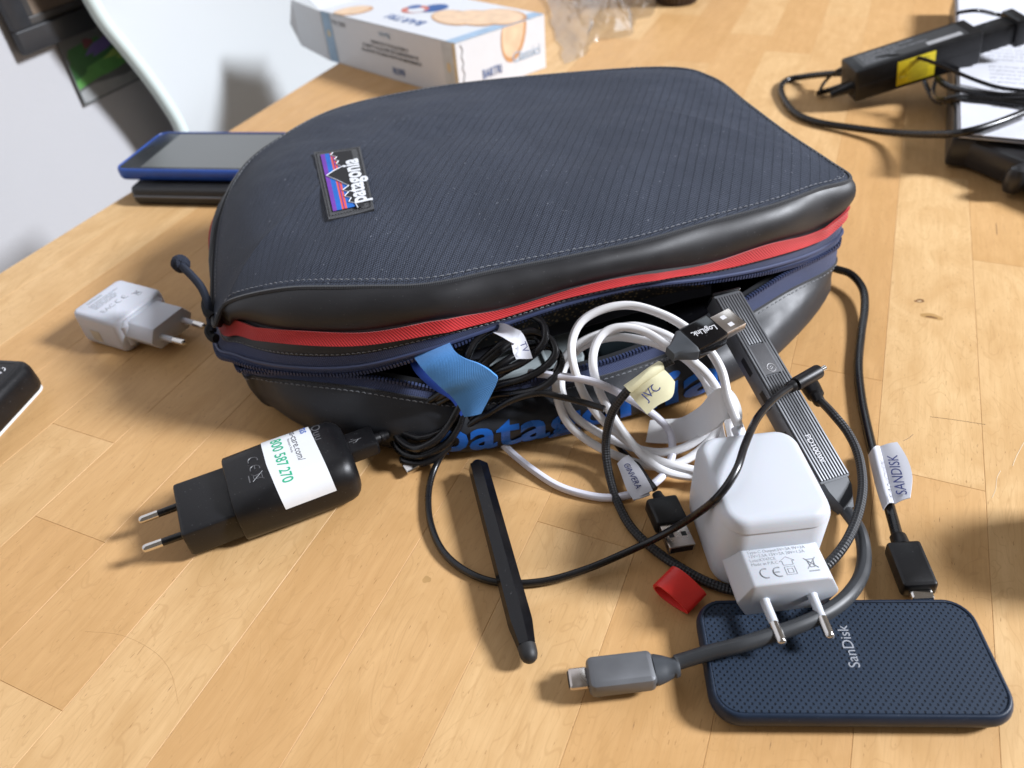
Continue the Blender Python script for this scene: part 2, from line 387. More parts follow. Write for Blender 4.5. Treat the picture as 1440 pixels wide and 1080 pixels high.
for k in range(-14, 6):
    v1 = 100.5+SW*k; v0 = max(v1-SW, TV)
    if k == -14 or v1 <= TV: continue
    cuts = [-140]+sorted(fixed.get(k, [])); 
    if not fixed.get(k): cuts.append(cuts[-1]+rs.choice((190, 260, 330)))
    while cuts[-1] < 1480: cuts.append(cuts[-1]+rs.choice((230, 280, 330, 390)))
    for a, b in zip(cuts[:-1], cuts[1:]):
        stave(a, b, v0, v1, tones.get((k, a), rs.random()))
stave(-140, 1500, TV-0.1, 100.5-SW*13+.0, .5) if False else None
M_leg = simple('table_leg_wood', (.50, .33, .17), .5)
for (lu, lv) in ((0, -500), (1350, -500), (0, 250), (1350, 250)):
    p = UD*lu+VD*lv; lg = MB().box(frame(p, UD), -30, 30, -30, 30, -740, -28.5, 2); build('leg', lg, M_leg, tbl)

# ------------------------------------------------------------------ the bag
bag = thing('toiletry_bag', (15, 430, 0), 'large navy and black zipped bag lying open with red webbing and cables spilling out', 'bag')
Dp = [(301,452,52),(322,424,66),(400,405,80),(500,402,84),(600,399,85),(700,379,85),(800,360,85),(900,339,85),(1000,311,85),(1090,287,85),(1150,265,85),(1194,251,84),
      (1163,226,85),(1103,186,87),(1050,146,90),(1000,109,92),(930,95,95),(740,108,96),(600,125,94),(478,152,90),(398,192,84),(340,240,72),(306,320,62)]
D = px(Dp); K = len(D); NF = 12
def lerp_tab(tab, x):
    if x <= tab[0][0]: return tab[0][1]
    for (a, ya), (b, yb) in zip(tab[:-1], tab[1:]):
        if x <= b: return ya+(yb-ya)*(x-a)/(b-a)
    return tab[-1][1]
def YD(X):
    return lerp_tab([(p.x, p.y) for p in D[2:12]], X)
def kf(X): return lerp_tab([(-150, .25), (-60, .40), (60, .42), (120, .33), (200, .06)], X)
def onfront(x, y, bulge=0.0):
    lo, hi = -5.0, 110.0
    for _ in range(40):
        z = (lo+hi)/2; p = at(x, y, z); g = p.y-(YD(p.x)-kf(p.x)*(84-z)-bulge)
        if g > 0: lo = z
        else: hi = z
    return at(x, y, (lo+hi)/2)
def fullring(front, hz, out):
    """front: list of 12 (x, y, bulge) or (x,y,None,z); hidden side: follows the seam ring at height hz, pushed outwards"""
    P = []
    for q in front:
        P.append(at(q[0], q[1], q[3]) if len(q) == 4 else onfront(*q))
    cx = Vector((15, 440, 0))
    for i in range(NF, K):
        d = D[i]-cx; d.z = 0; h = hz(i) if callable(hz) else hz
        p = cx+d.normalized()*(d.length+out); p.z = h; P.append(p)
    return P
RT = fullring([(317,434,None,48),(345,450,None,55),(402,463,3),(500,465,4),(600,451,4),(700,434,4),(800,405,4),(898,384,4),(1000,368,4),(1085,341,4),(1150,322,3),(1190,292,1)], 60, 4)
RB = fullring([(312,456,None,43),(342,470,None,48),(402,481,4),(500,484,5),(600,469,5),(700,447,5),(800,416,5),(898,395,5),(1000,380,5),(1085,359,5),(1150,336,3),(1187,304,1)], 54, 5)
SB = fullring([(308,463,None,40),(340,484,None,44),(402,499,4),(500,499,5),(600,478,5),(700,452,5),(800,421,5),(898,399,5),(1000,384,5),(1085,362,5),(1150,338,3),(1185,308,1)], 50, 5)
ZB = fullring([(302,482,None,36),(332,509,None,38),(402,524,2),(500,525,3),(600,500,3),(700,462,1),(800,428,1),(898,404,1),(1000,395,3),(1085,382,3),(1150,361,2),(1180,338,1)], 43, 4)
def evalr(rings, s, t):
    nr = len(rings); t = min(max(t, 0), nr-1.0001); i = int(t); ft = t-i
    j = int(math.floor(s)); fs = s-j
    def rp(r): r = rings[min(max(r, 0), nr-1)]; return cr(r[(j-1) % K], r[j % K], r[(j+1) % K], r[(j+2) % K], fs)
    return cr(rp(i-1), rp(i), rp(i+1), rp(i+2), ft)
def strip(rings, t0, t1, s0=0, s1=None, m=6, n=8, off=0.0, uvw=None, closed=None, puff=None):
    """surface patch of a set of rings, pushed out by off mm"""
    s1 = K if s1 is None else s1; full = abs(s1-s0-K) < 1e-6; ns = int(round((s1-s0)*n)); cx = Vector((15, 440, 0)); G = []
    for a in range(m+1):
        row = []
        for b in range(ns if full else ns+1):
            s = s0+(s1-s0)*b/ns; t = t0+(t1-t0)*a/m; p = evalr(rings, s, t); o = off
            if puff: o = o+puff(s, a/m)
            if o:
                q = evalr(rings, s+.02, t)-evalr(rings, s-.02, t); r = evalr(rings, s, t+.02)-evalr(rings, s, t-.02)
                nn = q.cross(r); nn = nn.normalized() if nn.length > 0 else Vector((0, 0, 1))
                if nn.dot(p-Vector((15, 440, 40))) < 0: nn = -nn
                p = p+nn*o
            row.append(p)
        G.append(row)
    mb = MB(); nn_ = len(G[0]); UVs = []
    for a in range(m+1):
        L = 0
        for b in range(nn_):
            if b: L += (G[m//2][b]-G[m//2][b-1]).length
            UVs.append((L, a/m*((G[0][nn_//3]-G[m][nn_//3]).length)))
    mb.loft(G, closed=full, uvs=UVs); return mb
# top panel: seam ring drawn in to a low crown
def crown(p, t, i):
    x = 22+118*math.tanh((p.x-22)/150); c = Vector((x*.9, 455+(x)*.10, 97))
    q = p.lerp(c, t); g = 1-(1-t)**(2.2+1.0*min(1, max(0, (88-p.z)/24))); q.z = p.z+(c.z-p.z)*g
    e = 6.75*t*(1-t)**2
    u, v = q.x, q.y
    q.z += e*(2.0*math.sin((u*.9+v)*.030+1.0)+1.2*math.sin(u*.055-v*.02))*.9 - 2.6*min(1, t*1.6)*math.exp(-((u-45)/46)**2-((v-430)/60)**2)
    q.z += 2.6*math.exp(-((u-130)/34)**2-((v-395)/40)**2)*min(1, t*3)
    return q
DS = spline(D, 12, True); MR = 30; G = []; UVs = []
for a in range(MR+1):
    t = (a/MR)**1.25
    for j, p in enumerate(DS):
        q = crown(p, t, j)
        if a > 0: q = q+Vector((0, 0, 1.3*noise.noise(q*.030)+.45*noise.noise(q*.10)))
        G.append(q); f_ = min(1, max(0, (-60-q.x)/60)); UVs.append((q.x-max(0, 92-q.z)*f_*f_*(3-2*f_), q.y))
n = len(DS); rings_ = [G[a*n:(a+1)*n] for a in range(MR+1)]
mb = MB().loft(rings_, uvs=UVs)
build('top_panel', mb, M_top, bag, angle=180)
def topz(x, y):
    """height of the top panel near (x, y)"""
    best = sorted(G, key=lambda q: (q.x-x)**2+(q.y-y)**2)[:4]; return sum(q.z for q in best)/4
# side of the lid
lid = [D, RT, RB, SB, ZB]
build('lid_side', strip(lid, 0.0, 1.0, m=10, n=8, puff=lambda s, a: 4.2*math.sin(math.pi*min(1, a*1.02))*(1 if s < 12.5 else .6)+(.45*math.sin(s*2.3)+.22*math.sin(s*6.1+a*3))*math.sin(math.pi*a)), M_panel, bag, angle=180)
build('lid_trim', strip(lid, 1.0, 3.0, m=4, n=6, off=0), M_panel, bag, angle=180)
build('lid_zip_tape', strip(lid, 3.0, 4.0, m=3, n=6, off=.3), M_navy, bag, angle=180)
def ringpath(rings, t, s0=0, s1=None, n=10, off=0.0):
    s1 = K if s1 is None else s1; N = int((s1-s0)*n); out = []
    for b in range(N+1):
        s = s0+(s1-s0)*b/N; p = evalr(rings, s, t)
        d = p-Vector((15, 440, p.z)); out.append(p+d.normalized()*off)
    return out
build('edge_binding', MB().tube(ringpath(lid, .035, off=.6), 1.25, 6), M_bind, bag)
# red webbing: a proud band with tacked steps
wa = ringpath(lid, 1.0, -1.5, 13.0, 10, 1.6); wb = ringpath(lid, 2.0, -1.5, 13.0, 10, 1.6)
for i in range(len(wa)):
    s = -1.5+i/10; bump_ = 1.1*(1-min(1, abs((s % 2.9)-1.4)/.28)) if abs((s % 2.9)-1.4) < .28 else 0
    lift = Vector((0, -1, .3))*(bump_+.5*math.sin(s*2.1))
    wa[i] = wa[i]+lift+Vector((0, 0, .6*math.sin(s*3.0+1))); wb[i] = wb[i]+lift
build('red_webbing', MB().rails(wa, wb, 1.5, 4, .5), M_red, bag)
def stitches(path, name, step=3.2, dash=2.1, r=.28, mat=None, jit=.15, parent=None):
    mb = MB(); L = 0; acc = 0; cur = []; 
    tot = [0]
    for a, b in zip(path[:-1], path[1:]): tot.append(tot[-1]+(b-a).length)
    def P(d):
        lo = 0
        for i in range(len(tot)-1):
            if tot[i+1] >= d: f = (d-tot[i])/max(1e-6, tot[i+1]-tot[i]); return path[i].lerp(path[i+1], f)
        return path[-1]
    d = 0; i = 0
    while d < tot[-1]-step:
        a = P(d); b = P(d+dash); j = Vector((random.uniform(-jit, jit), random.uniform(-jit, jit), random.uniform(0, jit)))
        mid = (a+b)/2+Vector((0, 0, .12)); mb.tube([a+j-Vector((0, 0, .2)), mid+j, b-j-Vector((0, 0, .2))], [r*.7, r, r*.7], 5); d += step
    return tag(build(name, mb, mat or M_stitch, parent or bag), kind='stuff')
stitches([p+Vector((0, 0, .9)) for p in [crown(q, .022, 0) for q in spline(D, 5, True)]], 'seam_stitching', 3.4, 2.2, .26)
stitches(ringpath(lid, 2.86, -1, 13, 5, .45), 'trim_stitching', 2.9, 1.9, .26)
# zip teeth of the lid: small blocks along the lower edge
def teeth(rings, t, s0, s1, name, off, pitch=1.9, up=0):
    mb = MB(); path = ringpath(rings, t, s0, s1, 12, off); last = None; d = 0; k = 0
    for a, b in zip(path[:-1], path[1:]):
        seg = (b-a).length; 
        while d < seg:
            p = a.lerp(b, d/seg); M = frame(p, b-a, (0, 0, 1)); mb.box(M, -.55, .55, -1.0, 1.2, -1.0+up, 1.0+up); d += pitch
        d -= seg
    return tag(build(name, mb, M_teeth, bag, smooth=False), kind='stuff')
teeth(lid, 3.93, -1.2, 13, 'lid_zip_teeth', .3)
build('lid_zip_coil', MB().tube(ringpath(lid, 3.55, -1.2, 13, off=.9), 1.0, 6), M_teeth, bag)
# lower body
def hz(v): return v
T1 = fullring([(330,500,None,34),(352,520,None,36),(410,523,1),(500,527,1),(560,535,0),(640,549,-1),(714,539,-1),(800,519,-1),(880,497,-1),(1000,447,1),(1100,386,1),(1178,343,1)], 40, 1)
T2 = fullring([(338,512,None,30),(360,528,None,31),(412,534,2),(500,543,2),(575,556,2),(650,566,2),(724,556,1),(806,538,1),(886,516,1),(1005,468,2),(1104,410,2),(1175,369,1)], 34, 3)
B1 = fullring([(352,538,None,16),(374,560,None,16),(430,585,None,18),(510,600,None,18),(585,606,None,18),(655,606,None,18),(728,597,None,18),(806,580,None,18),(884,558,None,18),(990,522,None,19),(1088,470,None,20),(1168,396,None,20)], 16, 3)
B2 = fullring([(372,556,None,5),(391,574,None,4),(440,607,None,4),(510,624,None,4),(585,634,None,4),(655,636,None,4),(728,624,None,4),(806,606,None,4),(884,586,None,4),(990,554,None,5),(1092,500,None,6),(1165,412,None,7)], 4, -2)
B3 = [Vector((15+(p.x-15)*.93, 440+(p.y-440)*.93, .4)) for p in B2]
low = [T1, T2, B1, B2, B3]
build('lower_zip_tape', strip(low, 0, 1, m=3, n=6), M_navy, bag, angle=180)
build('lower_side', strip(low, 1, 4, m=14, n=6, puff=lambda s, a: (.8*math.sin(s*4.3+a*5)+.5*math.sin(s*9.1))*math.sin(math.pi*a)*(1-a)), M_panel2, bag, angle=180)
mb = MB(); mb.loft([[q for q in spline(B3, 4, True)]], cap1=True); build('base', mb, M_panel, bag)
teeth(low, .10, -.5, 12.6, 'lower_zip_teeth', .6)
stitches(ringpath(low, 1.14, -1, 13, 5, .7), 'lower_stitching', 3.4, 2.2, .28)
build('lower_seam', MB().tube(ringpath(low, 1.03, off=.2), .7, 6), M_bind, bag)
# lining of the lid and the lower shell so that the inside is dark cloth
lin = [[p.lerp(Vector((15, 440, p.z)), .02)+Vector((0, 0, -1.5)) for p in spline(r, 4, True)] for r in (D,)]
low_in = [[p.lerp(Vector((15, 440, p.z)), .03)+Vector((0, 0, dz)) for p in spline(r, 4, True)] for r, dz in ((T1, -.5), (T2, 0), (B1, 1), (B2, 2))]
build('lining', MB().loft(low_in, cap1=True), M_liner, bag)

# blue lettering across the lower front, lying on the curved wall
sA, sB = 4.45, 10.15
def on_low(p):
    s = sA+(p.x/100.0)*(sB-sA); t = 2.90-(p.y+10)/26*1.72
    q = evalr(low, s, t); a = evalr(low, s+.02, t)-evalr(low, s-.02, t); b = evalr(low, s, t+.02)-evalr(low, s, t-.02)
    nn = a.cross(b).normalized()
    if nn.dot(Vector((0, -1, .3))) < 0: nn = -nn
    return q+nn*(.75+p.z)
text('printed_lettering', 'patagonia', None, 24, M_logo, bag, 'LEFT', .12, .55, sx=.90, mapf=on_low, spacing=1.02)

# woven patch on the top panel
def topat(x, y, lift=0.0):
    z = 92.0
    for _ in range(6): p = at(x, y, z); z = topz(p.x, p.y)
    return at(x, y, z)+Vector((0, 0, lift))
pc = [topat(442, 217), topat(507, 209), topat(527, 297), topat(463, 312)]    # back left, back right, front right, front left
def patchpt(u, v, l):   # u 0..1 from front to back (text direction), v 0..1 from left to right
    a = pc[3].lerp(pc[0], u); b = pc[2].lerp(pc[1], u); return a.lerp(b, v)+Vector((0, 0, l))
mb = MB(); mb.rails([patchpt(k/8, 0, .9) for k in range(9)], [patchpt(k/8, 1, .9) for k in range(9)], 1.3, 6, .5)
patch = build('logo_patch', mb, M_bind, bag)
def pband(name, v0, v1, mat, l, u0=.05, u1=.95):
    b = MB(); b.rails([patchpt(u0+(u1-u0)*k/8, v0, l) for k in range(9)], [patchpt(u0+(u1-u0)*k/8, v1, l) for k in range(9)], .25, 3); return build(name, b, mat, patch)
M_t1 = simple('violet_thread', (.16, .04, .36), .8, nscale=2, nstr=.5); M_t2 = simple('bright_blue_thread', (.01, .13, .50), .8, nscale=2, nstr=.5)
M_t3 = simple('coral_thread', (.70, .10, .07), .8, nscale=2, nstr=.5); M_t4 = simple('black_thread', (.012, .012, .014), .8, nscale=2, nstr=.5); M_t5 = simple('white_thread', (.75, .77, .80), .8, nscale=2, nstr=.4)
pband('violet_band', .13, .22, M_t1, 1.85, .08, .93); pband('blue_band', .22, .33, M_t2, 1.85, .08, .93); pband('coral_band', .33, .44, M_t3, 1.85, .08, .93); pband('blue_band', .44, .62, M_t2, 1.85, .08, .93)
pband('violet_band', .375, .395, M_t1, 2.0, .08, .93)
# black ridge of peaks with a white outline, peaks pointing to the left
prof = [(.05, .66), (.12, .63), (.15, .50), (.20, .57), (.24, .44), (.29, .55), (.33, .43), (.38, .58), (.43, .47), (.49, .36), (.58, .16), (.64, .34), (.68, .52), (.74, .42), (.78, .48), (.81, .40), (.85, .46), (.89, .34), (.93, .40)]
V = [patchpt(u, v, 2.25) for u, v in prof]+[patchpt(u, .80, 2.25) for u, v in prof]
n_ = len(prof); mb = MB().add(V, [(i, i+1, n_+i+1, n_+i) for i in range(n_-1)]); build('peak_band', mb, M_t4, patch)
build('peak_outline', MB().tube([patchpt(u, v, 2.3) for u, v in prof], .32, 5), M_t5, patch)
def on_patch(p): return patchpt(.10+(p.x/100)*.78, .70-(p.y/20)*.44+0.02, 2.5+p.z)
text('patch_lettering', 'patagonia', None, 24, M_t5, patch, 'LEFT', .12, .7, sx=.94, mapf=on_patch)
stitches([patchpt(u, v, 1.9) for u, v in [(.03, .05), (.5, .05), (.97, .05), (.97, .5), (.97, .95), (.5, .95), (.03, .95), (.03, .5), (.03, .05)]], 'patch_stitching', 1.6, 1.1, .22, M_t4, .05, patch)

# zip pull cord with a knot at the left end
pl = spline(px([(255, 374, 62), (268, 386, 62), (283, 404, 60), (292, 426, 56), (296, 450, 50), (299, 466, 46)]), 8)
M_cordn = fabric('dark_navy_cord', (.004, .006, .012), (.018, .026, .052), .9, .9, sheen=0)
zp = build('zip_pull', MB().tube(pl, 2.3, 10), M_cordn, bag)
kn = MB(); kc = at(254, 371, 62)
for k in range(5):
    a = k*1.25; ax = Vector((math.cos(a), math.sin(a), .6*math.sin(2*a))).normalized(); e1 = ax.orthogonal().normalized(); e2 = ax.cross(e1)
    kn.tube([kc+(e1*math.cos(q)+e2*math.sin(q))*3.5 for q in [2*math.pi*j/14 for j in range(15)]], 2.1, 8, False)
build('knot', kn, M_cordn, zp)
b2 = MB().tube(spline(px([(291, 418, 57), (289, 430, 54), (292, 440, 53), (299, 446, 52)]), 6), 2.4, 8); b2.tube(spline(px([(297, 458, 48), (294, 466, 46), (298, 474, 44), (304, 476, 44)]), 6), 2.6, 8); build('cord_loop', b2, M_liner, zp)

# mesh pocket and its elastic band hanging from the lid, seen through the opening
def mesh_net():
    m, nt, b = newmat('black_net'); uv = nd(nt, 'ShaderNodeUVMap'); vo = nd(nt, 'ShaderNodeTexVoronoi'); vo.inputs['Scale'].default_value = .42
    nt.links.new(uv.outputs[0], vo.inputs[0]); c = ramp(nt, vo.outputs['Distance'], [(0, (.30, .22, .09)), (.25, (.16, .12, .06)), (.38, (.01, .01, .012))])
    nt.links.new(c, b.inputs['Base Color']); b.inputs['Roughness'].default_value = .8; return m
M_net = mesh_net()
na = spline(px([(640, 470, 56), (700, 452, 56), (800, 421, 55), (900, 400, 55), (980, 391, 55)]), 6); nb = spline(px([(640, 500, 38), (700, 482, 38), (760, 462, 38), (850, 435, 38), (940, 412, 40), (1000, 404, 42)]), 5)
k_ = min(len(na), len(nb)); na = na[:k_]; nb = nb[:k_]
build('net_pocket', MB().rails(na, nb, .5, 4), M_net, bag)
ba = spline(px([(640, 492, 36), (700, 474, 36), (760, 453, 36), (850, 428, 36), (940, 407, 38), (1000, 400, 40)]), 8); bb = spline(px([(640, 512, 30), (700, 497, 30), (760, 479, 30), (850, 452, 30), (940, 428, 32), (1000, 414, 34)]), 8)
build('elastic_band', MB().rails(ba, bb, .9, 3), fabric('black_elastic', (.012, .015, .024), (.05, .055, .075), 1.2, 1.2), bag)
stitches([p+Vector((0, -.8, .4)) for p in [a.lerp(b, .15) for a, b in zip(ba, bb)]], 'band_stitching', 3, 1.8, .25)

# ------------------------------------------------------------------ things inside the open bag
M_clear = simple('smoky_clear_plastic', (.30, .34, .35), .18, nstr=.05)
M_pouch = simple('dark_teal_pouch', (.012, .022, .028), .6, nstr=.3)
cs = thing('plastic_case', at(745, 490, 8), 'smoky grey plastic case lying inside the open bag behind the black cable bundle', 'case')
Mx = frame(at(735, 497, 16), at(800, 480, 16)-at(690, 505, 16), (0, -.12, 1))
build('body', MB().slab(Mx, 62, 40, 4, [(-12, 1), (-11, 0), (5, 0), (6, .8), (6, 1.6), (5.4, 2.4)]), M_clear, cs)
build('lid_rib', MB().box(Mx, 8, 10, -18, 18, 6, 7.2, .4).box(Mx, -22, -20, -18, 18, 6, 7.2, .4), M_clear, cs)
pc2 = thing('cable_pouch', at(905, 455, 8), 'dark fabric pouch lying inside the open bag under the white coil', 'pouch')
Mx = frame(at(900, 455, 10), (1, .2, 0), (0, -.1, 1))
build('body', MB().slab(Mx, 80, 46, 8, [(-6, 5), (-2, 1), (6, 0), (12, 2), (14, 6), (14.5, 12)]), M_pouch, pc2)
build('zip', MB().tube(spline([Mx @ Vector((x, 8+2*math.sin(x*.1), 14.8)) for x in range(-30, 36, 8)], 4), 1.0, 6), M_teeth, pc2)
pc3 = thing('hard_case', at(965, 440, 8), 'black hard case lying inside the open bag beside the ribbed hub', 'case')
Mx = frame(at(985, 440, 22), (1, .45, 0), (-.05, -.1, 1))
build('body', MB().slab(Mx, 44, 30, 5, [(-14, 2), (-12, 0), (4, 0), (7, 1.5), (8, 5)]), M_blkg, pc3)
build('seam', MB().slab(Mx, 44.6, 30.6, 5, [(-2, .2), (-1.7, 0), (-1.3, 0), (-1, .2)]), M_blk, pc3)

# ------------------------------------------------------------------ plugs and chargers
def pin(mb_s, mb_m, M, y, z=0, x0=0, conv=-.02):
    Mp = M @ Matrix.Translation((x0, y, z)) @ Matrix.Rotation(conv*(1 if y > 0 else -1), 4, 'Z')
    mb_s.lathe(Mp, [(-1, 2.1), (.2, 2.15), (.5, 1.95), (9.8, 1.85), (10, 1.8)], 18)
    mb_m.lathe(Mp, [(9.9, 1.5), (10, 1.98), (17, 2.0), (18, 1.85), (18.7, 1.4), (19, .6)], 20)
def plug_pins(M, x0, parent, ms, mm, z=0, sp=9.3):
    for y in (sp, -sp):
        a = MB(); b = MB(); pin(a, b, M, y, z, x0); p = build('pin', a, ms, parent); build('pin_tip', b, mm, p)
def hexblock(mb, M, x0, x1, hw, z0, z1, cut, top, r=.8):
    """flat six-sided plug block with softened ends"""
    zc = (z0+z1)/2
    def ring(x, ins): return [M @ Vector(p) for p in ((x, -hw+ins, zc), (x, -top+ins*.4, z0+ins), (x, top-ins*.4, z0+ins), (x, hw-ins, zc), (x, top-ins*.4, z1-ins), (x, -top+ins*.4, z1-ins))]
    def rr(x, ins):
        c = ring(x, ins); out = []
        for i in range(6):
            a, b, d = c[i-1], c[i], c[(i+1) % 6]; u = (a-b).normalized()*min(r, 1.2); w_ = (d-b).normalized()*min(r, 1.2)
            for t in (0, .5, 1): out.append((b+u).lerp(b+w_, t)+(b-(b+u).lerp(b+w_, .5))*(.35 if t == .5 else 0))
        return out
    mb.loft([rr(x0, 0), rr(x1-.9, 0), rr(x1-.3, .3), rr(x1, 1.0)], True, True); return mb

def print_lines(parent, M, rows, mat, size=1.5, name='printed_text'):
    for (tx, x, y, sz) in rows: text(name, tx, M @ Matrix.Translation((x, y, 0)), sz, mat, parent, 'LEFT', .03)
def bin_mark(parent, M, s, mat):
    mb = MB(); r = .05*s
    for a, b in (((-.4, .5), (.4, .5)), ((-.3, .4), (-.2, -.35)), ((.3, .4), (.2, -.35)), ((-.2, -.35), (.2, -.35)), ((-.55, .65), (.5, -.5)), ((.55, .65), (-.5, -.5))):
        mb.tube([M @ Vector((a[0]*s, a[1]*s, 0)), M @ Vector((b[0]*s, b[1]*s, 0))], r, 4, True)
    mb.box(M, -.5*s, .5*s, -.85*s, -.72*s, -.03, .05); build('bin_symbol', mb, mat, parent)
def ce_mark(parent, M, s, mat):
    mb = MB()
    for cx in (0, s*1.25):
        mb.tube([M @ Vector((cx+math.cos(a)*s*.5, math.sin(a)*s*.5, 0)) for a in [math.radians(d) for d in range(70, 291, 20)]], s*.075, 4)
    mb.tube([M @ Vector((s*.8, 0, 0)), M @ Vector((s*1.3, 0, 0))], s*.07, 4); build('safety_mark', mb, mat, parent)

# white charger at the left, in the bag's shade
wc = thing('usb_charger', (-235, 405, 0), 'small white plug charger lying in the shade left of the bag beside the zip pull', 'charger', None)
M1 = frame((-267, 420, 0), (math.cos(math.radians(-28)), math.sin(math.radians(-28)), 0))
Mb = M1 @ Matrix.Translation((20, 0, 0))
build('body', MB().slab(Mb, 40, 41, 5, [(.3, 2.6), (1.2, 1), (3, .2), (5, 0), (20, 0), (22.5, .5), (23.6, 1.5), (24.2, 3)]), M_whited, wc)
hb = MB(); hexblock(hb, M1, 38, 63, 17.5, 5, 20.5, 0, 12.5); hb.slab(M1 @ Matrix.Translation((38, 0, 0)), 10, 36, 4, [(3, 3), (5, 1), (19, .6), (21.5, 3)]); build('plug_block', hb, M_whited, wc)
plug_pins(M1 @ Matrix.Translation((63, 0, 12.5)), 0, wc, M_whited, M_metal)
Mt = M1 @ Matrix.Translation((19, 0, 24.28)) @ Matrix.Rotation(math.radians(90), 4, 'Z')
lab = MB(); lab.box(Mt, -15, 3, -1, 11, -.15, .0); 
build('grey_sticker', MB().box(M1 @ Matrix.Translation((16, -20.6, 9)) @ Matrix.Rotation(math.radians(90), 4, 'X'), -4, 4, -4, 4, 0, .15), simple('tan_sticker', (.55, .50, .40), .6), wc)
rows = [('SAMSUNG', -11, 13, 2.6)]+[('TRAVEL ADAPTER MODEL EP-TA20EWE', -13, 9.4-1.6*i, 1.35) if i == 0 else (('INPUT 100-240V~50-60Hz 0,5A', 'OUTPUT 9.0V=1.67A / 5.0V=2.0A', 'MADE IN VIETNAM  RoHS  TUV', 'SERIAL NO. R37K2BJ1CR0SE3')[i-1], -13, 9.4-1.6*i, 1.35) for i in range(5)]
print_lines(wc, Mt, rows, M_prgrey)
text('printed_text', 'EAC', Mt @ Matrix.Translation((-9, -3.5, 0)), 5.5, M_prgrey, wc, 'CENTER', .04); ce_mark(wc, Mt @ Matrix.Translation((0, -3.5, 0)), 4.2, M_prgrey); bin_mark(wc, Mt @ Matrix.Translation((11, -8, 0)), 4.0, M_prgrey)

# black charger with the white sticker
bc = thing('usb_charger', (-120, 245, 0), 'black plug charger with a white phone number sticker at the front left of the bag', 'charger', None)
M2 = frame((-161.5, 232.5, 0), (math.cos(math.radians(22)), math.sin(math.radians(22)), 0.0), (-.05, -.06, 1))
def roundsec(x, hw, z0, z1, r, n=6):
    zc = (z0+z1)/2; hh = (z1-z0)/2; out = []
    for q, (cy, cz) in enumerate(((hw-r, hh-r), (-(hw-r), hh-r), (-(hw-r), -(hh-r)), (hw-r, -(hh-r)))):
        for k in range(n+1):
            a = math.pi/2*(q+k/n); out.append(M2 @ Vector((x, cy+r*math.cos(a), zc+cz+r*math.sin(a))))
    return out
mb = MB().loft([roundsec(25, 20.5, .8, 27.2, 10), roundsec(25.6, 21.2, .2, 28, 10.5), roundsec(46, 22, .2, 28.5, 11), roundsec(72, 22, .2, 28.5, 11), roundsec(77, 21.7, .5, 28.2, 11), roundsec(80, 20.8, 1.3, 27.4, 10.5), roundsec(82, 19.3, 2.8, 26, 10), roundsec(83.2, 17.2, 4.8, 24, 9), roundsec(83.6, 15, 6.5, 22, 7.5)], True, True)
build('body', mb, M_blk, bc, angle=60)
sb = MB(); sb.box(M2, 0, 26, -17, 17, 4.5, 21, 1.6); build('plug_block', sb, M_blk, bc)
plug_pins(M2 @ Matrix.Translation((.2, 0, 13)) @ Matrix.Rotation(math.pi, 4, 'Z'), 0, bc, M_blkg, M_metal)
def onbody(x, a, lift=.15):
    """a = arc distance in mm from the top centre line towards the camera side"""
    r = 11; hw = 22; z1 = 28.5; fl_ = hw-r
    if a < -fl_: t = (-a-fl_)/r; y, z = fl_+r*math.sin(t), z1-r+r*math.cos(t); n_ = (math.sin(t), math.cos(t))
    elif a <= fl_: y, z, n_ = -a, z1, (0, 1)
    else:
        t = (a-fl_)/r
        if t < math.pi/2: y, z, n_ = -(fl_+r*math.sin(t)), z1-r+r*math.cos(t), (-math.sin(t), math.cos(t))
        else: y, z, n_ = -hw, z1-r-(a-fl_-r*math.pi/2), (-1, 0)
    return M2 @ Vector((x, y+n_[0]*lift, z+n_[1]*lift))
st = [-24+51*k/26 for k in range(27)]
mb = MB().rails([onbody(44.5+.06*abs(a)**1.05*(1 if a > 0 else .3), a, .2) for a in st], [onbody(69.5+.05*a, a, .2) for a in st], .15, 6)
lb = build('paper_sticker', mb, simple('sticker_white', (.72, .74, .76), .45, nscale=.6, nstr=.25), bc)
def lab_map(x0, a0):       # text runs round the body: text x -> arc, text y -> -x (top of letters away from the pins)
    return lambda p: onbody(x0+p.y, a0+p.x, .32+p.z)
text('printed_text', '800 587 270', None, 7.4, M_green, lb, 'LEFT', .03, .10, sx=.80, mapf=lab_map(51.5, -15))
text('printed_text', 'theras-care.com/', None, 5.0, M_prdark, lb, 'LEFT', .03, sx=.88, mapf=lab_map(60.5, -25))
text('printed_text', 'theras', None, 6.2, M_bluep, lb, 'LEFT', .03, .06, sx=.9, mapf=lab_map(66, -26))
text('printed_text', 'Numero Verde', None, 1.6, M_prdark, lb, 'LEFT', .02, mapf=lab_map(57.6, -12))
tri = [onbody(x, a, .3) for x, a in ((52.5, -19.5), (57.5, -16.5), (52.5, -13.5))]; build('triangle_mark', MB().add(tri, [(0, 1, 2)]), M_green, lb)
text('printed_text', 'Quu', None, 6.5, M_prfaint, bc, 'LEFT', .03, mapf=lambda p: onbody(71.5+p.y, -16+p.x, .12+p.z))
Mp2 = M2 @ Matrix.Translation((36, 3, 28.45)) @ Matrix.Rotation(math.radians(-90), 4, 'Z')
ce_mark(bc, Mp2 @ Matrix.Translation((-3, 3, 0)), 4.5, M_prfaint); bin_mark(bc, Mp2 @ Matrix.Translation((8, 3, 0)), 4.6, M_prfaint)

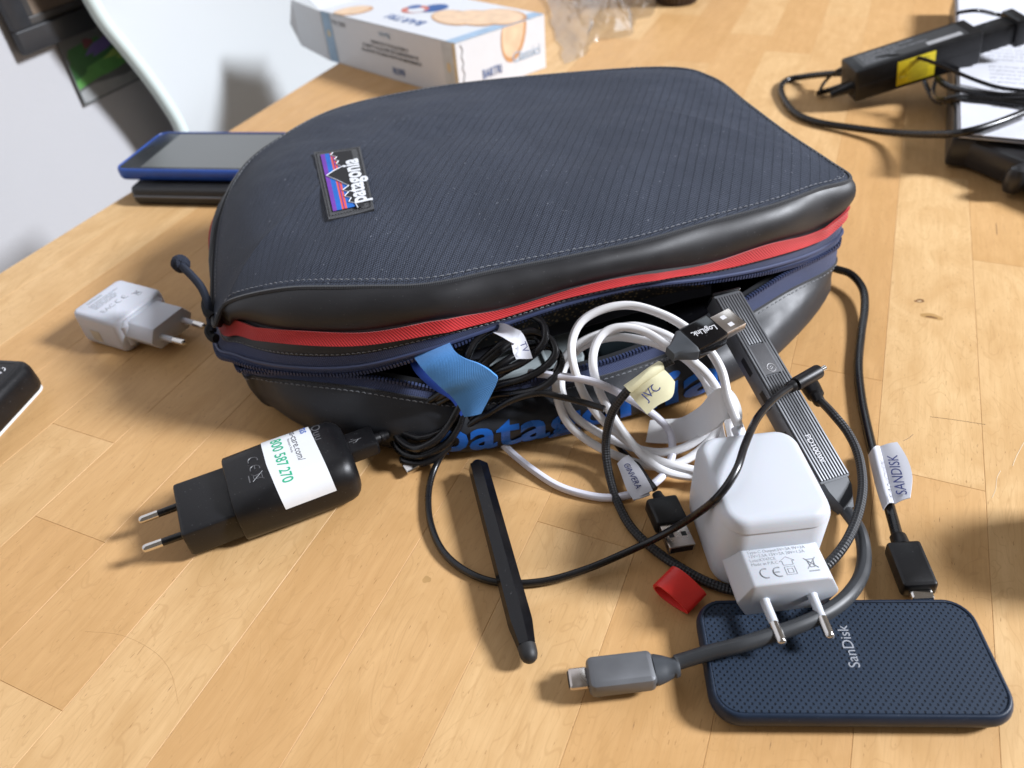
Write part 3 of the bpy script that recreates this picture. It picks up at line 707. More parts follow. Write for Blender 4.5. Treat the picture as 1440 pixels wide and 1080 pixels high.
# big white charger in front
bw = thing('usb_charger', (101, 195, 0), 'large white plug charger standing on the cables with its two pins over the blue drive', 'charger', None)
M3 = frame((101.5, 177, 0), (.035, -1, 0), (0, .05, 1))       # x towards the pins
Mb = M3 @ Matrix.Translation((-26, 0, 0))
build('body', MB().slab(Mb, 52, 46, 10.5, [(2, 4), (3, 2), (6, .6), (14, 0), (39.2, .2), (39.5, .55), (40.0, .55), (40.3, .25), (41.6, .7), (43.4, 1.5), (44.6, 2.4), (45.2, 3.6), (45.4, 5)], 8), M_white, bw, angle=50)
hb = MB(); hexblock(hb, M3, -8, 16.5, 20.8, 8.5, 30, 0, 15.5, 1.2); build('plug_block', hb, M_white, bw)
plug_pins(M3 @ Matrix.Translation((16.5, 0, 19.0)), 0, bw, M_white, M_metal, sp=9.6)
Mt = M3 @ Matrix.Translation((6, 0, 30.03)) @ Matrix.Rotation(math.radians(90), 4, 'Z')
rows = [(t, -13.4, 8.6-1.9*i, 1.9) for i, t in enumerate(('Model:MC1672', 'Input:110-240V 0.6A 50/60Hz', 'Type-C Output:5V⎓3A 9V⎓3A'.replace('⎓', '='), '12V=2.5A 15V=2A 20V=1.5A', 'Lote:KY47CE', 'Made in P.R.C'))]
print_lines(bw, Mt, rows, M_prgrey); ce_mark(bw, Mt @ Matrix.Translation((-9, -5.3, 0)), 4.2, M_prgrey); bin_mark(bw, Mt @ Matrix.Translation((10, -3.2, 0)), 4.2, M_prgrey)
hs = MB()
for pts in ([(-2, -2.6), (-2, -.8), (-3, -.8), (0, 1.2), (3, -.8), (2, -.8), (2, -2.6), (-2, -2.6)], [(-2, -7), (2, -7), (2, -3.4), (-2, -3.4), (-2, -7)], [(-1, -6.2), (1, -6.2), (1, -4.3), (-1, -4.3), (-1, -6.2)]):
    hs.tube([Mt @ Vector((x+1, y, 0)) for x, y in pts], .13, 4)
build('house_symbol', hs, M_prgrey, bw)

# ------------------------------------------------------------------ USB plugs
def usb_a(name, M, parent, body, wd=12, bl=22, th=7.5, textile=None):
    """x towards the metal end; origin where metal meets body"""
    build('housing', MB().box(M, -bl, 0, -wd/2-1.6, wd/2+1.6, -th/2, th/2, 1.6), body, parent)
    mt = MB().box(M, -.5, 12.6, -6, 6, -2.25, 2.25, .35); m_ = build('metal_shell', mt, M_steel, parent)
    for y in (-2.9, 2.9): build('slot', MB().box(M, 5.0, 7.2, y-1.15, y+1.15, 2.26, 2.33), M_dark, m_)
    build('shell_mouth', MB().box(M, 12.55, 12.68, -5.2, 5.2, -1.6, 1.6), M_dark, m_)

# black bundle with the blue strap
bun = thing('charging_cable', at(600, 640, 0), 'black cable looped in a bundle under the blue strap and plugged into the black charger', 'cable', None)
L1 = [(541,611,13),(550,606,14),(556,590,17),(576,566,22),(605,553,28),(645,528,42),(656,503,50),(667,481,55),(684,466,58),(712,452,60),(740,443,61),(760,452,60),(767,470,58),(761,487,54),(738,506,48),(700,528,42),(655,560,32),(631,598,22),(611,620,18),(584,631,15),(562,619,13),(553,602,14),
      (567,584,20),(610,560,30),(660,524,44),(690,497,50),(712,479,54),(745,466,57),(772,476,55),(781,497,51),(764,518,46),(735,533,42),(690,547,36),(655,577,26),(645,600,20),(627,624,14),(594,641,9),(566,637,8),(552,616,10),(560,596,15),
      (605,574,24),(660,542,38),(705,512,46),(742,492,47),(775,488,48),(789,508,46),(779,531,42),(757,547,38),(722,554,34),(690,559,30),(665,585,22),(645,614,12),(616,641,7),(592,652,5),(570,650,5),(566,644,5)]
build('cord', MB().tube(spline(px(L1), 7), 2.0, 12), M_cord, bun)
L1b = [(570,652,4),(600,648,5),(640,622,10),(668,590,20),(690,570,26),(720,540,36),(752,512,42),(780,505,44),(796,520,42)]
build('cord_loop', MB().tube(spline(px([(563,600,15),(590,572,24),(625,556,32),(660,532,44),(690,505,50),(722,480,53),(752,474,53),(758,490,51),(730,512,47),(690,528,42),(655,556,32),(640,590,22),(618,608,18),(590,616,16),(566,608,15)]), 7), 2.0, 12), M_cord, bun)
Mq = frame(at(478, 636, 15.5), at(548, 610, 15)-at(478, 636, 15.5), (0, 0, 1)) @ Matrix.Rotation(math.pi, 4, 'Z')
usb_a('usb_plug', Mq, bun, M_blk, 12, 19, 8.5)
build('strain_relief', MB().lathe(Mq @ Matrix.Rotation(math.pi, 4, 'Z'), [(18, 3.0), (20, 2.8), (21.5, 2.5), (22, 2.9), (23.5, 2.8), (24, 2.3), (26, 2.2)], 14), M_blk, bun)
um = MB(); 
for a, b in (((-3, 0), (3.5, 0)), ((-1.5, 0), (.5, 1.5)), ((.5, 1.5), (1.8, 1.5)), ((-.3, 0), (1.2, -1.3)), ((1.2, -1.3), (2.2, -1.3))): um.tube([Mq @ Vector((-9+a[0], a[1], 4.3)), Mq @ Vector((-9+b[0], b[1], 4.3))], .16, 4)
build('trident_mark', um, M_prfaint, bun)
Mm = frame(at(572, 660, 4), at(592, 648, 5)-at(572, 660, 4)); build('micro_tip', MB().box(Mm, -1, 6.5, -3, 3, -1.1, 1.1, .4), M_metal, bun)
# blue strap round the bundle
A_ = px([(583,504,52),(592,516,52),(606,531,48),(622,546,44),(634,556,38),(645,570,33),(653,586,28)]); B_ = px([(632,481,58),(640,494,59),(654,504,58),(675,512,56),(693,524,51),(699,537,46),(677,581,30)])
stp = tag(build('cable_strap', MB().rails(spline(A_, 5), spline(B_, 5), 1.2, 6, .8), M_vb, loc=at(640, 560, 20)), 'bright blue hook and loop strap wrapped round the black cable bundle', 'strap')
build('strap_back', MB().rails(spline(px([(576,508,47),(584,524,46),(606,545,42),(634,562,33),(648,585,25)]), 5), spline(px([(592,494,50),(606,512,48),(628,530,45),(655,545,38),(668,572,28)]), 5), 1.2, 3), M_vbd, stp)
# paper flag on the bundle
pf = thing('paper_tag', at(720, 480, 55), 'small crumpled white paper tag folded round the black cord beside the blue strap', 'paper tag', None)
build('wrap', MB().rails(spline(px([(701,454,62),(712,456,64),(724,462,64),(733,466,63)]), 4), spline(px([(694,468,60),(706,474,62),(716,480,62),(724,484,61)]), 4), .5, 5, 2.0), M_paper, pf)
build('flag', MB().rails(spline(px([(722,463,63),(734,468,62),(742,484,58),(749,504,54)]), 4), spline(px([(718,479,61),(720,488,60),(722,497,57),(726,505,54)]), 4), .4, 5, 1.0), M_paper, pf)
text('handwriting', 'TV', frame(at(737, 488, 59.6), at(743, 500, 57)-at(733, 476, 61.5), (0, -.5, 1)), 4.5, M_ink, pf, 'CENTER', .05)

# thin black cable: from the bag, round in front of the pen, over the big charger
tc_ = thing('charging_cable', at(700, 820, 0), 'thin black cable curving under the pen and over the large white charger', 'cable', None)
L2 = [(850,575,34),(820,566,34),(784,557,35),(756,553,37),(720,563,33),(688,581,26),(660,598,19),(632,626,10),(613,655,4),(603,690,2),(605,733,2),(622,774,2),(655,803,2),(700,819,2),(760,818,2.5),(820,802,4),(878,778,6),(930,753,12),(975,726,28),(1010,698,46),(1035,662,52),(1048,625,52),(1065,588,50),(1090,560,46),(1117,541,42)]
build('cord', MB().tube(spline(px(L2), 9), 1.7, 10), M_cord, tc_)
Mn = frame(at(1112, 544, 42), at(1160, 517, 44)-at(1112, 544, 42))
build('connector_sleeve', MB().lathe(Mn, [(-2, 2.1), (-1, 2.8), (1.8, 2.9), (2, 2.3), (3, 2.3), (3.2, 3.4), (17, 3.5), (17.8, 3.2), (18, 2.4)], 20), M_blk, tc_)
build('connector_tip', MB().lathe(Mn, [(17.5, 1.3), (21.6, 1.3), (22, .9)], 12), M_metal, tc_)

# ------------------------------------------------------------------ white coil with its white strap
coil = thing('charging_cable', at(905, 640, 0), 'thick white cable coiled in several loops hanging out of the bag', 'cable', None)
LC = [(1053,634,38),(1046,618,39),(1036,592,42),(1024,560,46),(1016,525,52),(1003,500,56),(985,478,60),(968,463,62),(936,444,64),(892,430,65),(854,433,64),(820,450,60),(805,478,54),(806,512,48),(820,552,34),(840,582,24),(862,604,17),(890,626,13),(920,645,11),(950,655,10),(980,662,9),(1012,668,10),
      (1030,655,12),(1030,622,16),(1022,585,24),(1010,550,34),(985,517,46),(942,488,54),(908,467,57),(876,460,58),(851,467,56),(837,487,52),(834,515,46),(843,550,34),(862,586,24),(884,618,16),(911,647,11),(939,664,8),(975,670,6),(1005,668,6),
      (1018,640,10),(1012,605,16),(1004,565,26),(980,514,42),(949,478,52),(898,459,54),(862,464,53),(818,481,49),(791,507,42),(782,531,36),(785,564,27),(798,594,18),(823,617,10),(854,635,6),(892,650,5),(924,656,6),(958,650,8),(990,628,12),(1009,600,18),(1008,570,26),
      (995,540,34),(968,508,42),(934,488,50),(905,479,50),(864,474,49),(823,485,45),(798,508,38),(789,535,32),(793,560,26),(810,587,18),(848,612,11),(886,628,8),(922,636,8),(955,632,10),(985,616,14),(1003,594,20),(1010,575,27)]
build('cord', MB().tube(spline(px(LC), 7), 2.15, 12), M_wcord, coil)
Ml = frame(at(1053, 640, 34), at(1036, 600, 43)-at(1053, 640, 34), (.3, -.3, 1)); build('connector', MB().box(Ml, -6, 8, -4.2, 4.2, -2.6, 2.6, 1.2).box(Ml, 7, 14, -2.4, 2.4, -2.2, 2.2, 1.0), M_white, coil)
A_ = px([(914,591,9),(935,590,9),(960,587,12),(985,572,26),(999,556,40),(1012,546,48),(1028,549,48),(1039,566,44),(1043,586,38),(1040,596,34)]); B_ = px([(908,622,2),(935,624,3),(960,622,5),(985,614,16),(1000,606,28),(1010,600,36),(1018,592,40),(1026,588,40),(1030,592,37),(1032,598,33)])
tag(build('cable_strap', MB().rails(spline(A_, 5), spline(B_, 5), 1.3, 6, .6), M_vw, loc=at(950, 600, 5)), 'white hook and loop strap wrapped round the white coil with its tail on the table', 'strap')

# thinner lilac-white cable
lw = thing('charging_cable', at(784, 683, 0), 'thin lilac white cable sweeping over the table from the blue strap to a paper tag', 'cable', None)
LW = [(676,560,24),(681,590,14),(697,613,8),(720,637,3),(751,662,2.2),(784,683,2),(820,695,2),(856,700,2.3),(892,694,4),(915,683,6),(935,665,7),(945,640,8),(944,615,10),(935,598,14),(915,580,22),(880,558,32),(848,542,40),(822,534,42),(795,530,42),(770,527,42),(745,524,38)]
build('cord', MB().tube(spline(px(LW), 9), 2.0, 10), M_lcord, lw)
pt = thing('paper_tag', at(895, 670, 2), 'white paper tag with a handwritten name on the lilac cable above the black USB plug', 'paper tag', None)
build('flag', MB().rails(spline(px([(868,652,9),(874,668,8),(882,690,7),(892,704,7)]), 4), spline(px([(884,640,11),(898,655,11),(910,674,10),(918,690,9)]), 4), .5, 5, .8), M_paper, pt)
text('handwriting', 'GINVERA', frame(at(889, 669, 10.6), at(900, 690, 9)-at(878, 648, 11), (0, 0, 1)), 4.4, M_ink, pt, 'CENTER', .05, sx=.85)
build('wrap', MB().rails(spline(px([(890,703,7.5),(900,701,8),(914,696,8)]), 4), spline(px([(886,688,6),(896,684,6),(908,678,6)]), 4), .5, 4, 1.2), M_paper, pt)

# black USB plug in front of the big charger
up = thing('usb_plug', at(940, 720, 0), 'plain black USB plug with its metal end pointing at the large white charger', 'plug', None)
p0 = at(945, 741, 8); Mu = frame(p0, at(966, 781, 8)-at(926, 694, 8), (.06, 0, 1)); usb_a('usb_plug', Mu, up, M_blk, 12, 15.5, 8)
build('strain_relief', MB().lathe(Mu, [(-15.2, 3.2), (-17, 3.0), (-18, 2.5), (-20, 2.4)][::-1], 14), M_blk, up)
build('cord', MB().tube(spline(px([(921,688,8),(908,672,8),(896,655,6),(880,640,4),(868,625,4),(862,610,6)]), 7), 1.7, 8), M_cord, up)

# braided cable with the lettered plug
br = thing('charging_cable', at(870, 715, 0), 'black braided cable with a lettered USB plug on the coil and a cream paper tag', 'cable', None)
LB = [(946,506,62),(933,512,60),(915,524,58),(893,540,54),(876,557,48),(862,578,38),(854,605,24),(852,635,12),(857,668,5),(868,705,3),(888,742,2.6),(920,773,2.6),(958,799,2.6),(998,820,2.6),(1040,832,3),(1090,834,3.5),(1130,818,6),(1163,795,10),(1190,762,14),(1207,722,15),(1213,682,15),(1207,640,15),(1192,608,16),(1172,583,18),(1156,566,13),(1148,558,12)]
build('cord', MB().tube(spline(px(LB), 9), 2.15, 14), M_braid, br)
Mj = frame(at(1148, 558, 12), at(1128, 524, 12)-at(1148, 558, 12)); build('barrel', MB().lathe(Mj, [(-5, 2.6), (-4, 3.0), (0, 3.2), (1, 4.4), (7, 4.9), (13, 4.9), (14, 4.2)], 18), M_blk, br)
build('barrel_elbow', MB().box(Mj, 9, 16, -4.2, 4.2, -4.2, 4.2, 1.5), M_blk, br)
pm = at(1008, 463, 71); Mg = frame(pm, at(1034, 452, 71)-at(965, 489, 69), (.10, -.10, 1))
build('housing', MB().box(Mg, -17.5, 0, -7.6, 7.6, -4, 4, 1.2), M_blkg, br)
def rect(x, hw, hh): return [Mg @ Vector((x, a*hw, b*hh)) for a, b in ((-1, -.7), (-.8, -1), (.8, -1), (1, -.7), (1, .7), (.8, 1), (-.8, 1), (-1, .7))]
build('cone', MB().loft([rect(-27.5, 2.9, 2.6), rect(-25, 3.4, 2.9), rect(-18.3, 7.6, 3.9), rect(-17.2, 7.6, 3.9)], True, True), M_slate, br)
mt = build('metal_shell', MB().box(Mg, -.5, 12, -6, 6, -2.25, 2.25, .35), M_steel, br)
for y in (-2.6, 2.6): build('slot', MB().box(Mg, 4.4, 7.0, y-1.1, y+1.1, 2.26, 2.33), M_prlight, mt)
text('printed_lettering', 'LogiLink.', frame(Mg @ Vector((-8.4, 0, 4.03)), Mg.to_3x3() @ Vector((-.96, .27, 0)), Mg.to_3x3() @ Vector((0, 0, 1))), 4.2, M_prlight, br, 'CENTER', .03, .05, sx=.86) if False else None
text('printed_lettering', 'LogiLink.', Mg @ Matrix.Translation((-8.4, 0, 4.05)) @ Matrix.Rotation(math.radians(170), 4, 'Z'), 4.3, M_prlight, br, 'CENTER', .03, .07, sx=.82)
ct = thing('paper_tag', at(915, 560, 40), 'cream tape tag with handwritten letters folded round the braided cord below the lettered plug', 'paper tag', None)
build('wrap', MB().rails(spline(px([(926,508,64),(910,518,63),(894,530,61),(877,542,58)]), 4), spline(px([(934,520,62),(917,531,61),(901,542,58),(888,552,55)]), 4), .6, 5, 2.2), M_cream, ct)
build('flag', MB().rails(spline(px([(934,520,62),(917,531,61),(901,542,58),(885,554,54)]), 4), spline(px([(949,537,57),(945,558,52),(925,570,50),(910,583,47)]), 4), .5, 5, .7), M_cream, ct)
text('handwriting', 'JVC', frame(at(916, 551, 57.2), at(932, 538, 58.5)-at(903, 564, 55), (.1, -.35, 1)), 6.0, M_ink, ct, 'CENTER', .05)

# ------------------------------------------------------------------ ribbed hub
hub = thing('usb_hub', at(1100, 560, 5), 'grey metal multiport hub with ribbed top leaning out of the bag over its lip', 'hub', None)
e1 = at(1022, 411, 54); e2 = at(1176, 675, 15); Mh = frame(e2, e1-e2, (.04, 0, 1)); HL = (e1-e2).length
wd = 16.4; hh = 12
mb = MB().box(Mh, 0, HL, -wd/2, wd/2, -hh, -.55, 1.0); build('body', mb, M_gun, hub)
for k in range(10):
    y = -wd/2+.35+k*(wd-.7)/10
    if 3 <= k <= 7: spans = ((1.2, HL*.53), (HL*.70, HL-2.0))
    else: spans = ((1.2, HL-2.0),)
    for a, b in spans: build('rib', MB().box(Mh, a, b, y+.16, y+(wd-.7)/10-.34, -.8, .35, .2), M_gun, hub, angle=60)
build('groove_bed', MB().box(Mh, .6, HL-1.2, -wd/2+.3, wd/2-.3, -.7, -.35), M_gund, hub)
build('button_pad', MB().box(Mh, HL*.535, HL*.695, -wd/2+2.6, wd/2-2.4, -.5, .3, .3), simple('grained_button', (.06, .06, .065), .6, nscale=6, nstr=.8, dust=.2), hub)
build('button_ring', MB().tube([Mh @ Vector((HL*.565+2.3*math.cos(a), 2.3*math.sin(a)-.2, .34)) for a in [k*math.pi/12 for k in range(25)]], .17, 4, False).tube([Mh @ Vector((HL*.565+x, y-.2, .34)) for x, y in ((-1, .8), (.2, -.9), (1, -.4), (.3, .9), (-1, .8))], .13, 4), M_prlight, hub)
for x in (HL*.23, HL*.44, HL*.62): build('port', MB().box(Mh @ Matrix.Translation((x, wd/2-.05, -5.6)) @ Matrix.Rotation(math.radians(-90), 4, 'X'), -5, 5, -2.0, 2.0, -.05, .12, .1), M_dark, hub)
build('end_cap', MB().box(Mh, HL-.3, HL+1.2, -wd/2-.3, wd/2+.3, -hh-.2, .5, .5), M_blkg, hub)
text('printed_text', 'PD100W', Mh @ Matrix.Translation((HL*.085, 1.8, .5)) @ Matrix.Rotation(math.radians(180), 4, 'Z'), 4.2, M_prlight, hub, 'RIGHT', .03, sx=.95)
def hrect(x, hw, z0, z1): 
    return [Mh @ Vector((x, a*hw, (z0+z1)/2+b*(z1-z0)/2)) for a, b in ((-1, -.7), (-.8, -1), (.8, -1), (1, -.7), (1, .7), (.8, 1), (-.8, 1), (-1, .7))]
build('tail_cone', MB().loft([hrect(-13.5, 3.2, -8.5, -2.5), hrect(-11, 4.2, -9.3, -1.8), hrect(-4, 7.6, -11.4, -.5), hrect(.1, 8.0, -11.2, -.4)], True, True), M_slate, hub)
ce = Mh @ Vector((-13, 0, -5.5))
HC = [ce]+px([(1208,745,9),(1215,775,9),(1212,806,11),(1196,834,15),(1168,858,17),(1130,877,17.5),(1085,893,17),(1040,907,16),(1000,917,13),(960,929,9.5),(950,932,9)])
build('cord', MB().tube(spline([Mh @ Vector((-9, 0, -5.5))]+HC, 9), 3.0, 14), M_cordg, hub)
Mc2 = frame(at(920, 942, 8.2), at(826, 953, 8)-at(920, 942, 8.2))
build('plug_body', MB().box(Mc2, 0, 26, -6.9, 6.9, -4.6, 4.6, 2.4), M_gun, hub)
def prect(x, hw, hh_):
    return [Mc2 @ Vector((x, hw*math.cos(a)*(1 if abs(math.cos(a)) < .8 else 1), hh_*math.sin(a))) for a in [2*math.pi*k/20 for k in range(20)]]
build('plug_boot', MB().loft([prect(-9.5, 3.6, 3.4), prect(-8, 4.1, 3.7), prect(-7.2, 3.7, 3.4), prect(-4, 5.2, 3.8), prect(-1, 6.2, 4.1), prect(.3, 6.2, 4.1)], True, True), M_slate, hub)
tip = build('connector_shell', MB().box(Mc2, 25.6, 33.5, -4.3, 4.3, -1.35, 1.35, 1.2), M_steel, hub)
build('shell_mouth', MB().box(Mc2, 33.45, 33.6, -3.4, 3.4, -.8, .8, .3), M_dark, tip)

# ------------------------------------------------------------------ portable drive
def ssd_top():
    m, nt, b = newmat('dimpled_navy'); tcn = nd(nt, 'ShaderNodeTexCoord'); sp = nd(nt, 'ShaderNodeSeparateXYZ'); uvn = nd(nt, 'ShaderNodeUVMap'); nt.links.new(uvn.outputs[0], sp.inputs[0])
    a = mth(nt, 'DIVIDE', mth(nt, 'ADD', sp.outputs[0], sp.outputs[1]), 2.75); c = mth(nt, 'DIVIDE', mth(nt, 'SUBTRACT', sp.outputs[0], sp.outputs[1]), 2.75)
    fa = mth(nt, 'SUBTRACT', mth(nt, 'FRACT', mth(nt, 'ADD', a, 100)), .5); fc = mth(nt, 'SUBTRACT', mth(nt, 'FRACT', mth(nt, 'ADD', c, 100)), .5)
    d = mth(nt, 'SQRT', mth(nt, 'ADD', mth(nt, 'MULTIPLY', fa, fa), mth(nt, 'MULTIPLY', fc, fc)))
    h = ramp(nt, d, [(.15, (0, 0, 0)), (.27, (1, 1, 1))])
    no = nd(nt, 'ShaderNodeTexNoise'); no.inputs['Scale'].default_value = 70; no.inputs['Detail'].default_value = 5; nt.links.new(tcn.outputs['Object'], no.inputs[0])
    col = mix(nt, h, (.001, .002, .005), (.016, .028, .050)); col = mix(nt, mth(nt, 'MULTIPLY', no.outputs[0], .35), col, (.035, .050, .080)); nt.links.new(col, b.inputs['Base Color'])
    b.inputs['Roughness'].default_value = .5; b.inputs['Specular IOR Level'].default_value = .22; bump(nt, b, h, 1.0, .6); return m
ssd = thing('portable_drive', (120, 140, 0), 'dark blue dimpled portable drive lying at the front right with silver lettering', 'drive', None)
Ms = frame((119.6, 139.6, 0), (math.cos(math.radians(-5.2)), math.sin(math.radians(-5.2)), 0))
build('body', MB().slab(Ms, 109.5, 50.5, 11, [(0, 5), (.8, 3), (2.4, 1.2), (5, .2), (6.5, 0), (8, .3), (9.6, 1.0), (10.2, 1.6), (10.3, 2.1), (10.1, 2.5), (9.7, 2.6)], 8), M_ssd, ssd)
tp = MB(); hw, hd, r = 109.5/2-2.75, 50.5/2-2.75, 9; ol = []
for q, (cx, cy) in enumerate(((hw-r, hd-r), (-hw+r, hd-r), (-hw+r, -hd+r), (hw-r, -hd+r))):
    for k in range(9): a = math.pi/2*(q+k/8); ol.append((cx+r*math.cos(a), cy+r*math.sin(a)))
tp.add([Ms @ Vector((x, y, 9.95)) for x, y in ol], [tuple(range(len(ol)))], [(x, y) for x, y in ol]); build('dimpled_top', tp, ssd_top(), ssd)
text('printed_lettering', 'SanDisk', Ms @ Matrix.Translation((1.5, 3.6, 10.02)) @ Matrix.Rotation(math.radians(90), 4, 'Z'), 6.0, M_prsil, ssd, 'CENTER', .03, .0, sx=.92)

# its cable, coming round from behind the bag
sd = thing('charging_cable', at(1210, 520, 0), 'black cable running down the right side of the bag into the blue drive', 'cable', None)
LS = [(1120,372,10),(1150,370,10),(1175,378,10),(1197,386,9),(1213,406,7),(1216,433,5),(1211,470,3),(1207,515,2.6),(1211,559,2.6),(1219,600,3),(1230,645,4),(1244,690,5.5),(1254,725,6.5),(1263,758,7)]
build('cord', MB().tube(spline(px(LS), 9), 2.45, 12), M_cord, sd)
p1 = at(1296, 837, 7); Mz = frame(p1, p1-at(1268, 768, 7), (-.12, 0, 1))
build('housing', MB().box(Mz, -24.5, -2, -7.0, 7.0, -4.2, 4.2, 1.6), M_blk, sd)
build('metal_shell', MB().box(Mz, -2.4, 2.5, -4.5, 4.5, -1.5, 1.5, 1.2), M_metal, sd)
build('strain_relief', MB().lathe(Mz, [(-30, 3.1), (-29.5, 3.5), (-24.3, 3.7), (-24, 3.2)], 16), M_blk, sd)
sg = thing('paper_tag', at(1245, 675, 3), 'large white paper tag with a handwritten name folded round the cable of the blue drive', 'paper tag', None)
build('wrap', MB().rails(spline(px([(1221,640,6),(1226,662,6.5),(1233,690,7.5),(1242,718,8)]), 4), spline(px([(1238,628,7),(1245,655,8),(1252,683,9),(1258,708,9.5)]), 4), .5, 5, 2.6), M_paper, sg)
build('flag', MB().rails(spline(px([(1238,628,7.4),(1245,655,8.4),(1252,683,9.4),(1258,709,9.8)]), 4), spline(px([(1262,622,10),(1276,645,12),(1283,670,13),(1280,700,13)]), 4), .5, 5, .5), M_paper, sg)
text('handwriting', 'SANDISK', frame(at(1262, 667, 12.6), at(1252, 634, 11)-at(1268, 698, 12.4), (-.18, 0, 1)), 6.6, M_ink, sg, 'CENTER', .05, sx=.98)

# ------------------------------------------------------------------ hexagonal stylus
pen = thing('stylus_pen', at(710, 800, 0), 'black six-sided stylus pen lying across the thin cable', 'pen', None)
a0 = at(672, 655, 8.5); a1 = at(744, 922, 6.4); Mpn = frame(a0, a1-a0); PL = (a1-a0).length
def hexr(x, r, rot=.28): return [Mpn @ Vector((x, r*math.cos(rot+k*math.pi/3), r*math.sin(rot+k*math.pi/3))) for k in range(6)]
build('barrel', MB().loft([hexr(0, 4.4), hexr(.6, 5.1), hexr(PL-16, 5.4), hexr(PL-14, 5.3), hexr(PL-4.5, 3.9)], True, True), M_blkg, pen, angle=20)
build('tip', MB().lathe(Mpn, [(PL-5, 3.0), (PL-4, 3.9), (PL-1, 3.75), (PL, 3.6), (PL+1.6, 3.0), (PL+2.6, 1.9), (PL+3, .7)], 20), M_rub, pen)
build('end_button', MB().lathe(Mpn, [(.5, 3.0), (-1.6, 2.9), (-2.4, 2.2), (-2.6, .8)][::-1], 18), M_blkg, pen)

# red silicone band, a flattened loop
rb = MB(); axis = (at(922, 828, 6)-at(950, 800, 9)); axis = axis.normalized()*11.5; c0 = at(950, 803, 7); cdir = (at(1006, 850, 5)-at(948, 806, 7)).normalized()
sec = []
for k in range(29):
    a = 2*math.pi*k/28; x = 7.8-8.6*math.cos(a); hgt = 4.3*math.sin(a)*(1-.55*(x/16)) ; sec.append(c0+cdir*(x-1)+Vector((0, 0, hgt)))
A_ = [p for p in sec]; B_ = [p+axis for p in sec]
tag(build('cable_band', MB().rails(A_, B_, 1.2, 4), M_redr, loc=at(960, 840, 0)), 'red silicone band standing on its side at the corner of the blue drive', 'band')

# ------------------------------------------------------------------ remote at the left edge
rm = thing('remote_control', (-313, 294, 0), 'black slab of a remote with a white symbol, cut off by the left edge', 'remote', None)
Mr = frame((-332.9, 310.8, 0), (.97, -.20, 0))
build('body', MB().slab(Mr, 78, 118, 9, [(1.4, 1.6), (3, .3), (6, 0), (15, .4), (18.5, 1.6), (20, 3.4), (20.3, 5)], 6), M_blk, rm)
build('underside', MB().slab(Mr, 77, 117, 8, [(0, .6), (.3, .3), (1.5, .9)], 6), simple('pale_base', (.6, .6, .58), .5), rm)
Mi = Mr @ Matrix.Translation((25, 46, 20.4)); ic = MB()
for k in range(3):
    a = k*2*math.pi/3; ic.tube([Mi @ Vector((3.2*math.cos(a+t), 2.9*math.sin(a+t), 0)) for t in (0, .5, 1.0, 1.5)], .35, 5)
    ic.tube([Mi @ Vector((3.2*math.cos(a+1.5), 2.9*math.sin(a+1.5), 0)), Mi @ Vector((2.0*math.cos(a+1.3), 1.9*math.sin(a+1.3), 0))], .35, 5)
build('arrow_symbol', ic, M_prlight, rm)
build('panel_line', MB().tube([Mr @ Vector((x, y, 20.25)) for x, y in ((33, 30), (33, 50), (30, 53), (0, 53))], .25, 5), M_dark, rm)

# ------------------------------------------------------------------ phone on a wallet, behind left
wal = thing('wallet', (-245, 615, 0), 'black zipped wallet under the blue phone', 'wallet', None)
Mv = frame((-236, 622, 0), (.977, -.21, 0))
build('body', MB().slab(Mv, 130, 84, 8, [(0, 2), (2, .3), (5, 0), (11, 0), (13.5, 1), (14.5, 3)]), simple('black_leather', (.014, .014, .014), .5, nscale=1.2, nstr=.6), wal)
zt = [Mv @ Vector(p) for p in ((-60, -42.2, 8), (-20, -42.3, 8), (20, -42.3, 8), (62, -42.2, 8))]; build('zip', MB().tube(spline(zt, 8), 1.1, 6), M_prfaint, wal)
ph = thing('smartphone', (-240, 630, 15), 'phone in a blue case lying face up on the wallet with its screen off', 'phone', None)
Mf = frame((-239, 634, 15), (.977, -.21, 0), (0, .02, 1))
M_pb = simple('blue_phone_case', (.020, .085, .40), .35, nstr=.05)
build('case', MB().slab(Mf, 150, 82, 10, [(0, 3), (1, 1.2), (3, .2), (6, 0), (9, .2), (10.2, 1.0), (10.4, 1.9), (9.8, 2.3)], 8), M_pb, ph)
def glass(name, col, r):
    m, nt, b = newmat(name); b.inputs['Base Color'].default_value = (*col, 1); b.inputs['Roughness'].default_value = r; return m
build('front_glass', MB().slab(Mf, 145.6, 77.6, 8, [(9.0, .3), (9.9, 0), (10.0, .2)], 8), glass('dark_glass', (.045, .05, .055), .22), ph)
build('screen', MB().box(Mf, -52, 60, -35, 35, 10.0, 10.08), glass('screen_off', (.115, .12, .12), .30), ph)
build('speaker_slot', MB().box(Mf, -64, -62.6, -6, 6, 10.0, 10.1), M_dark, ph)

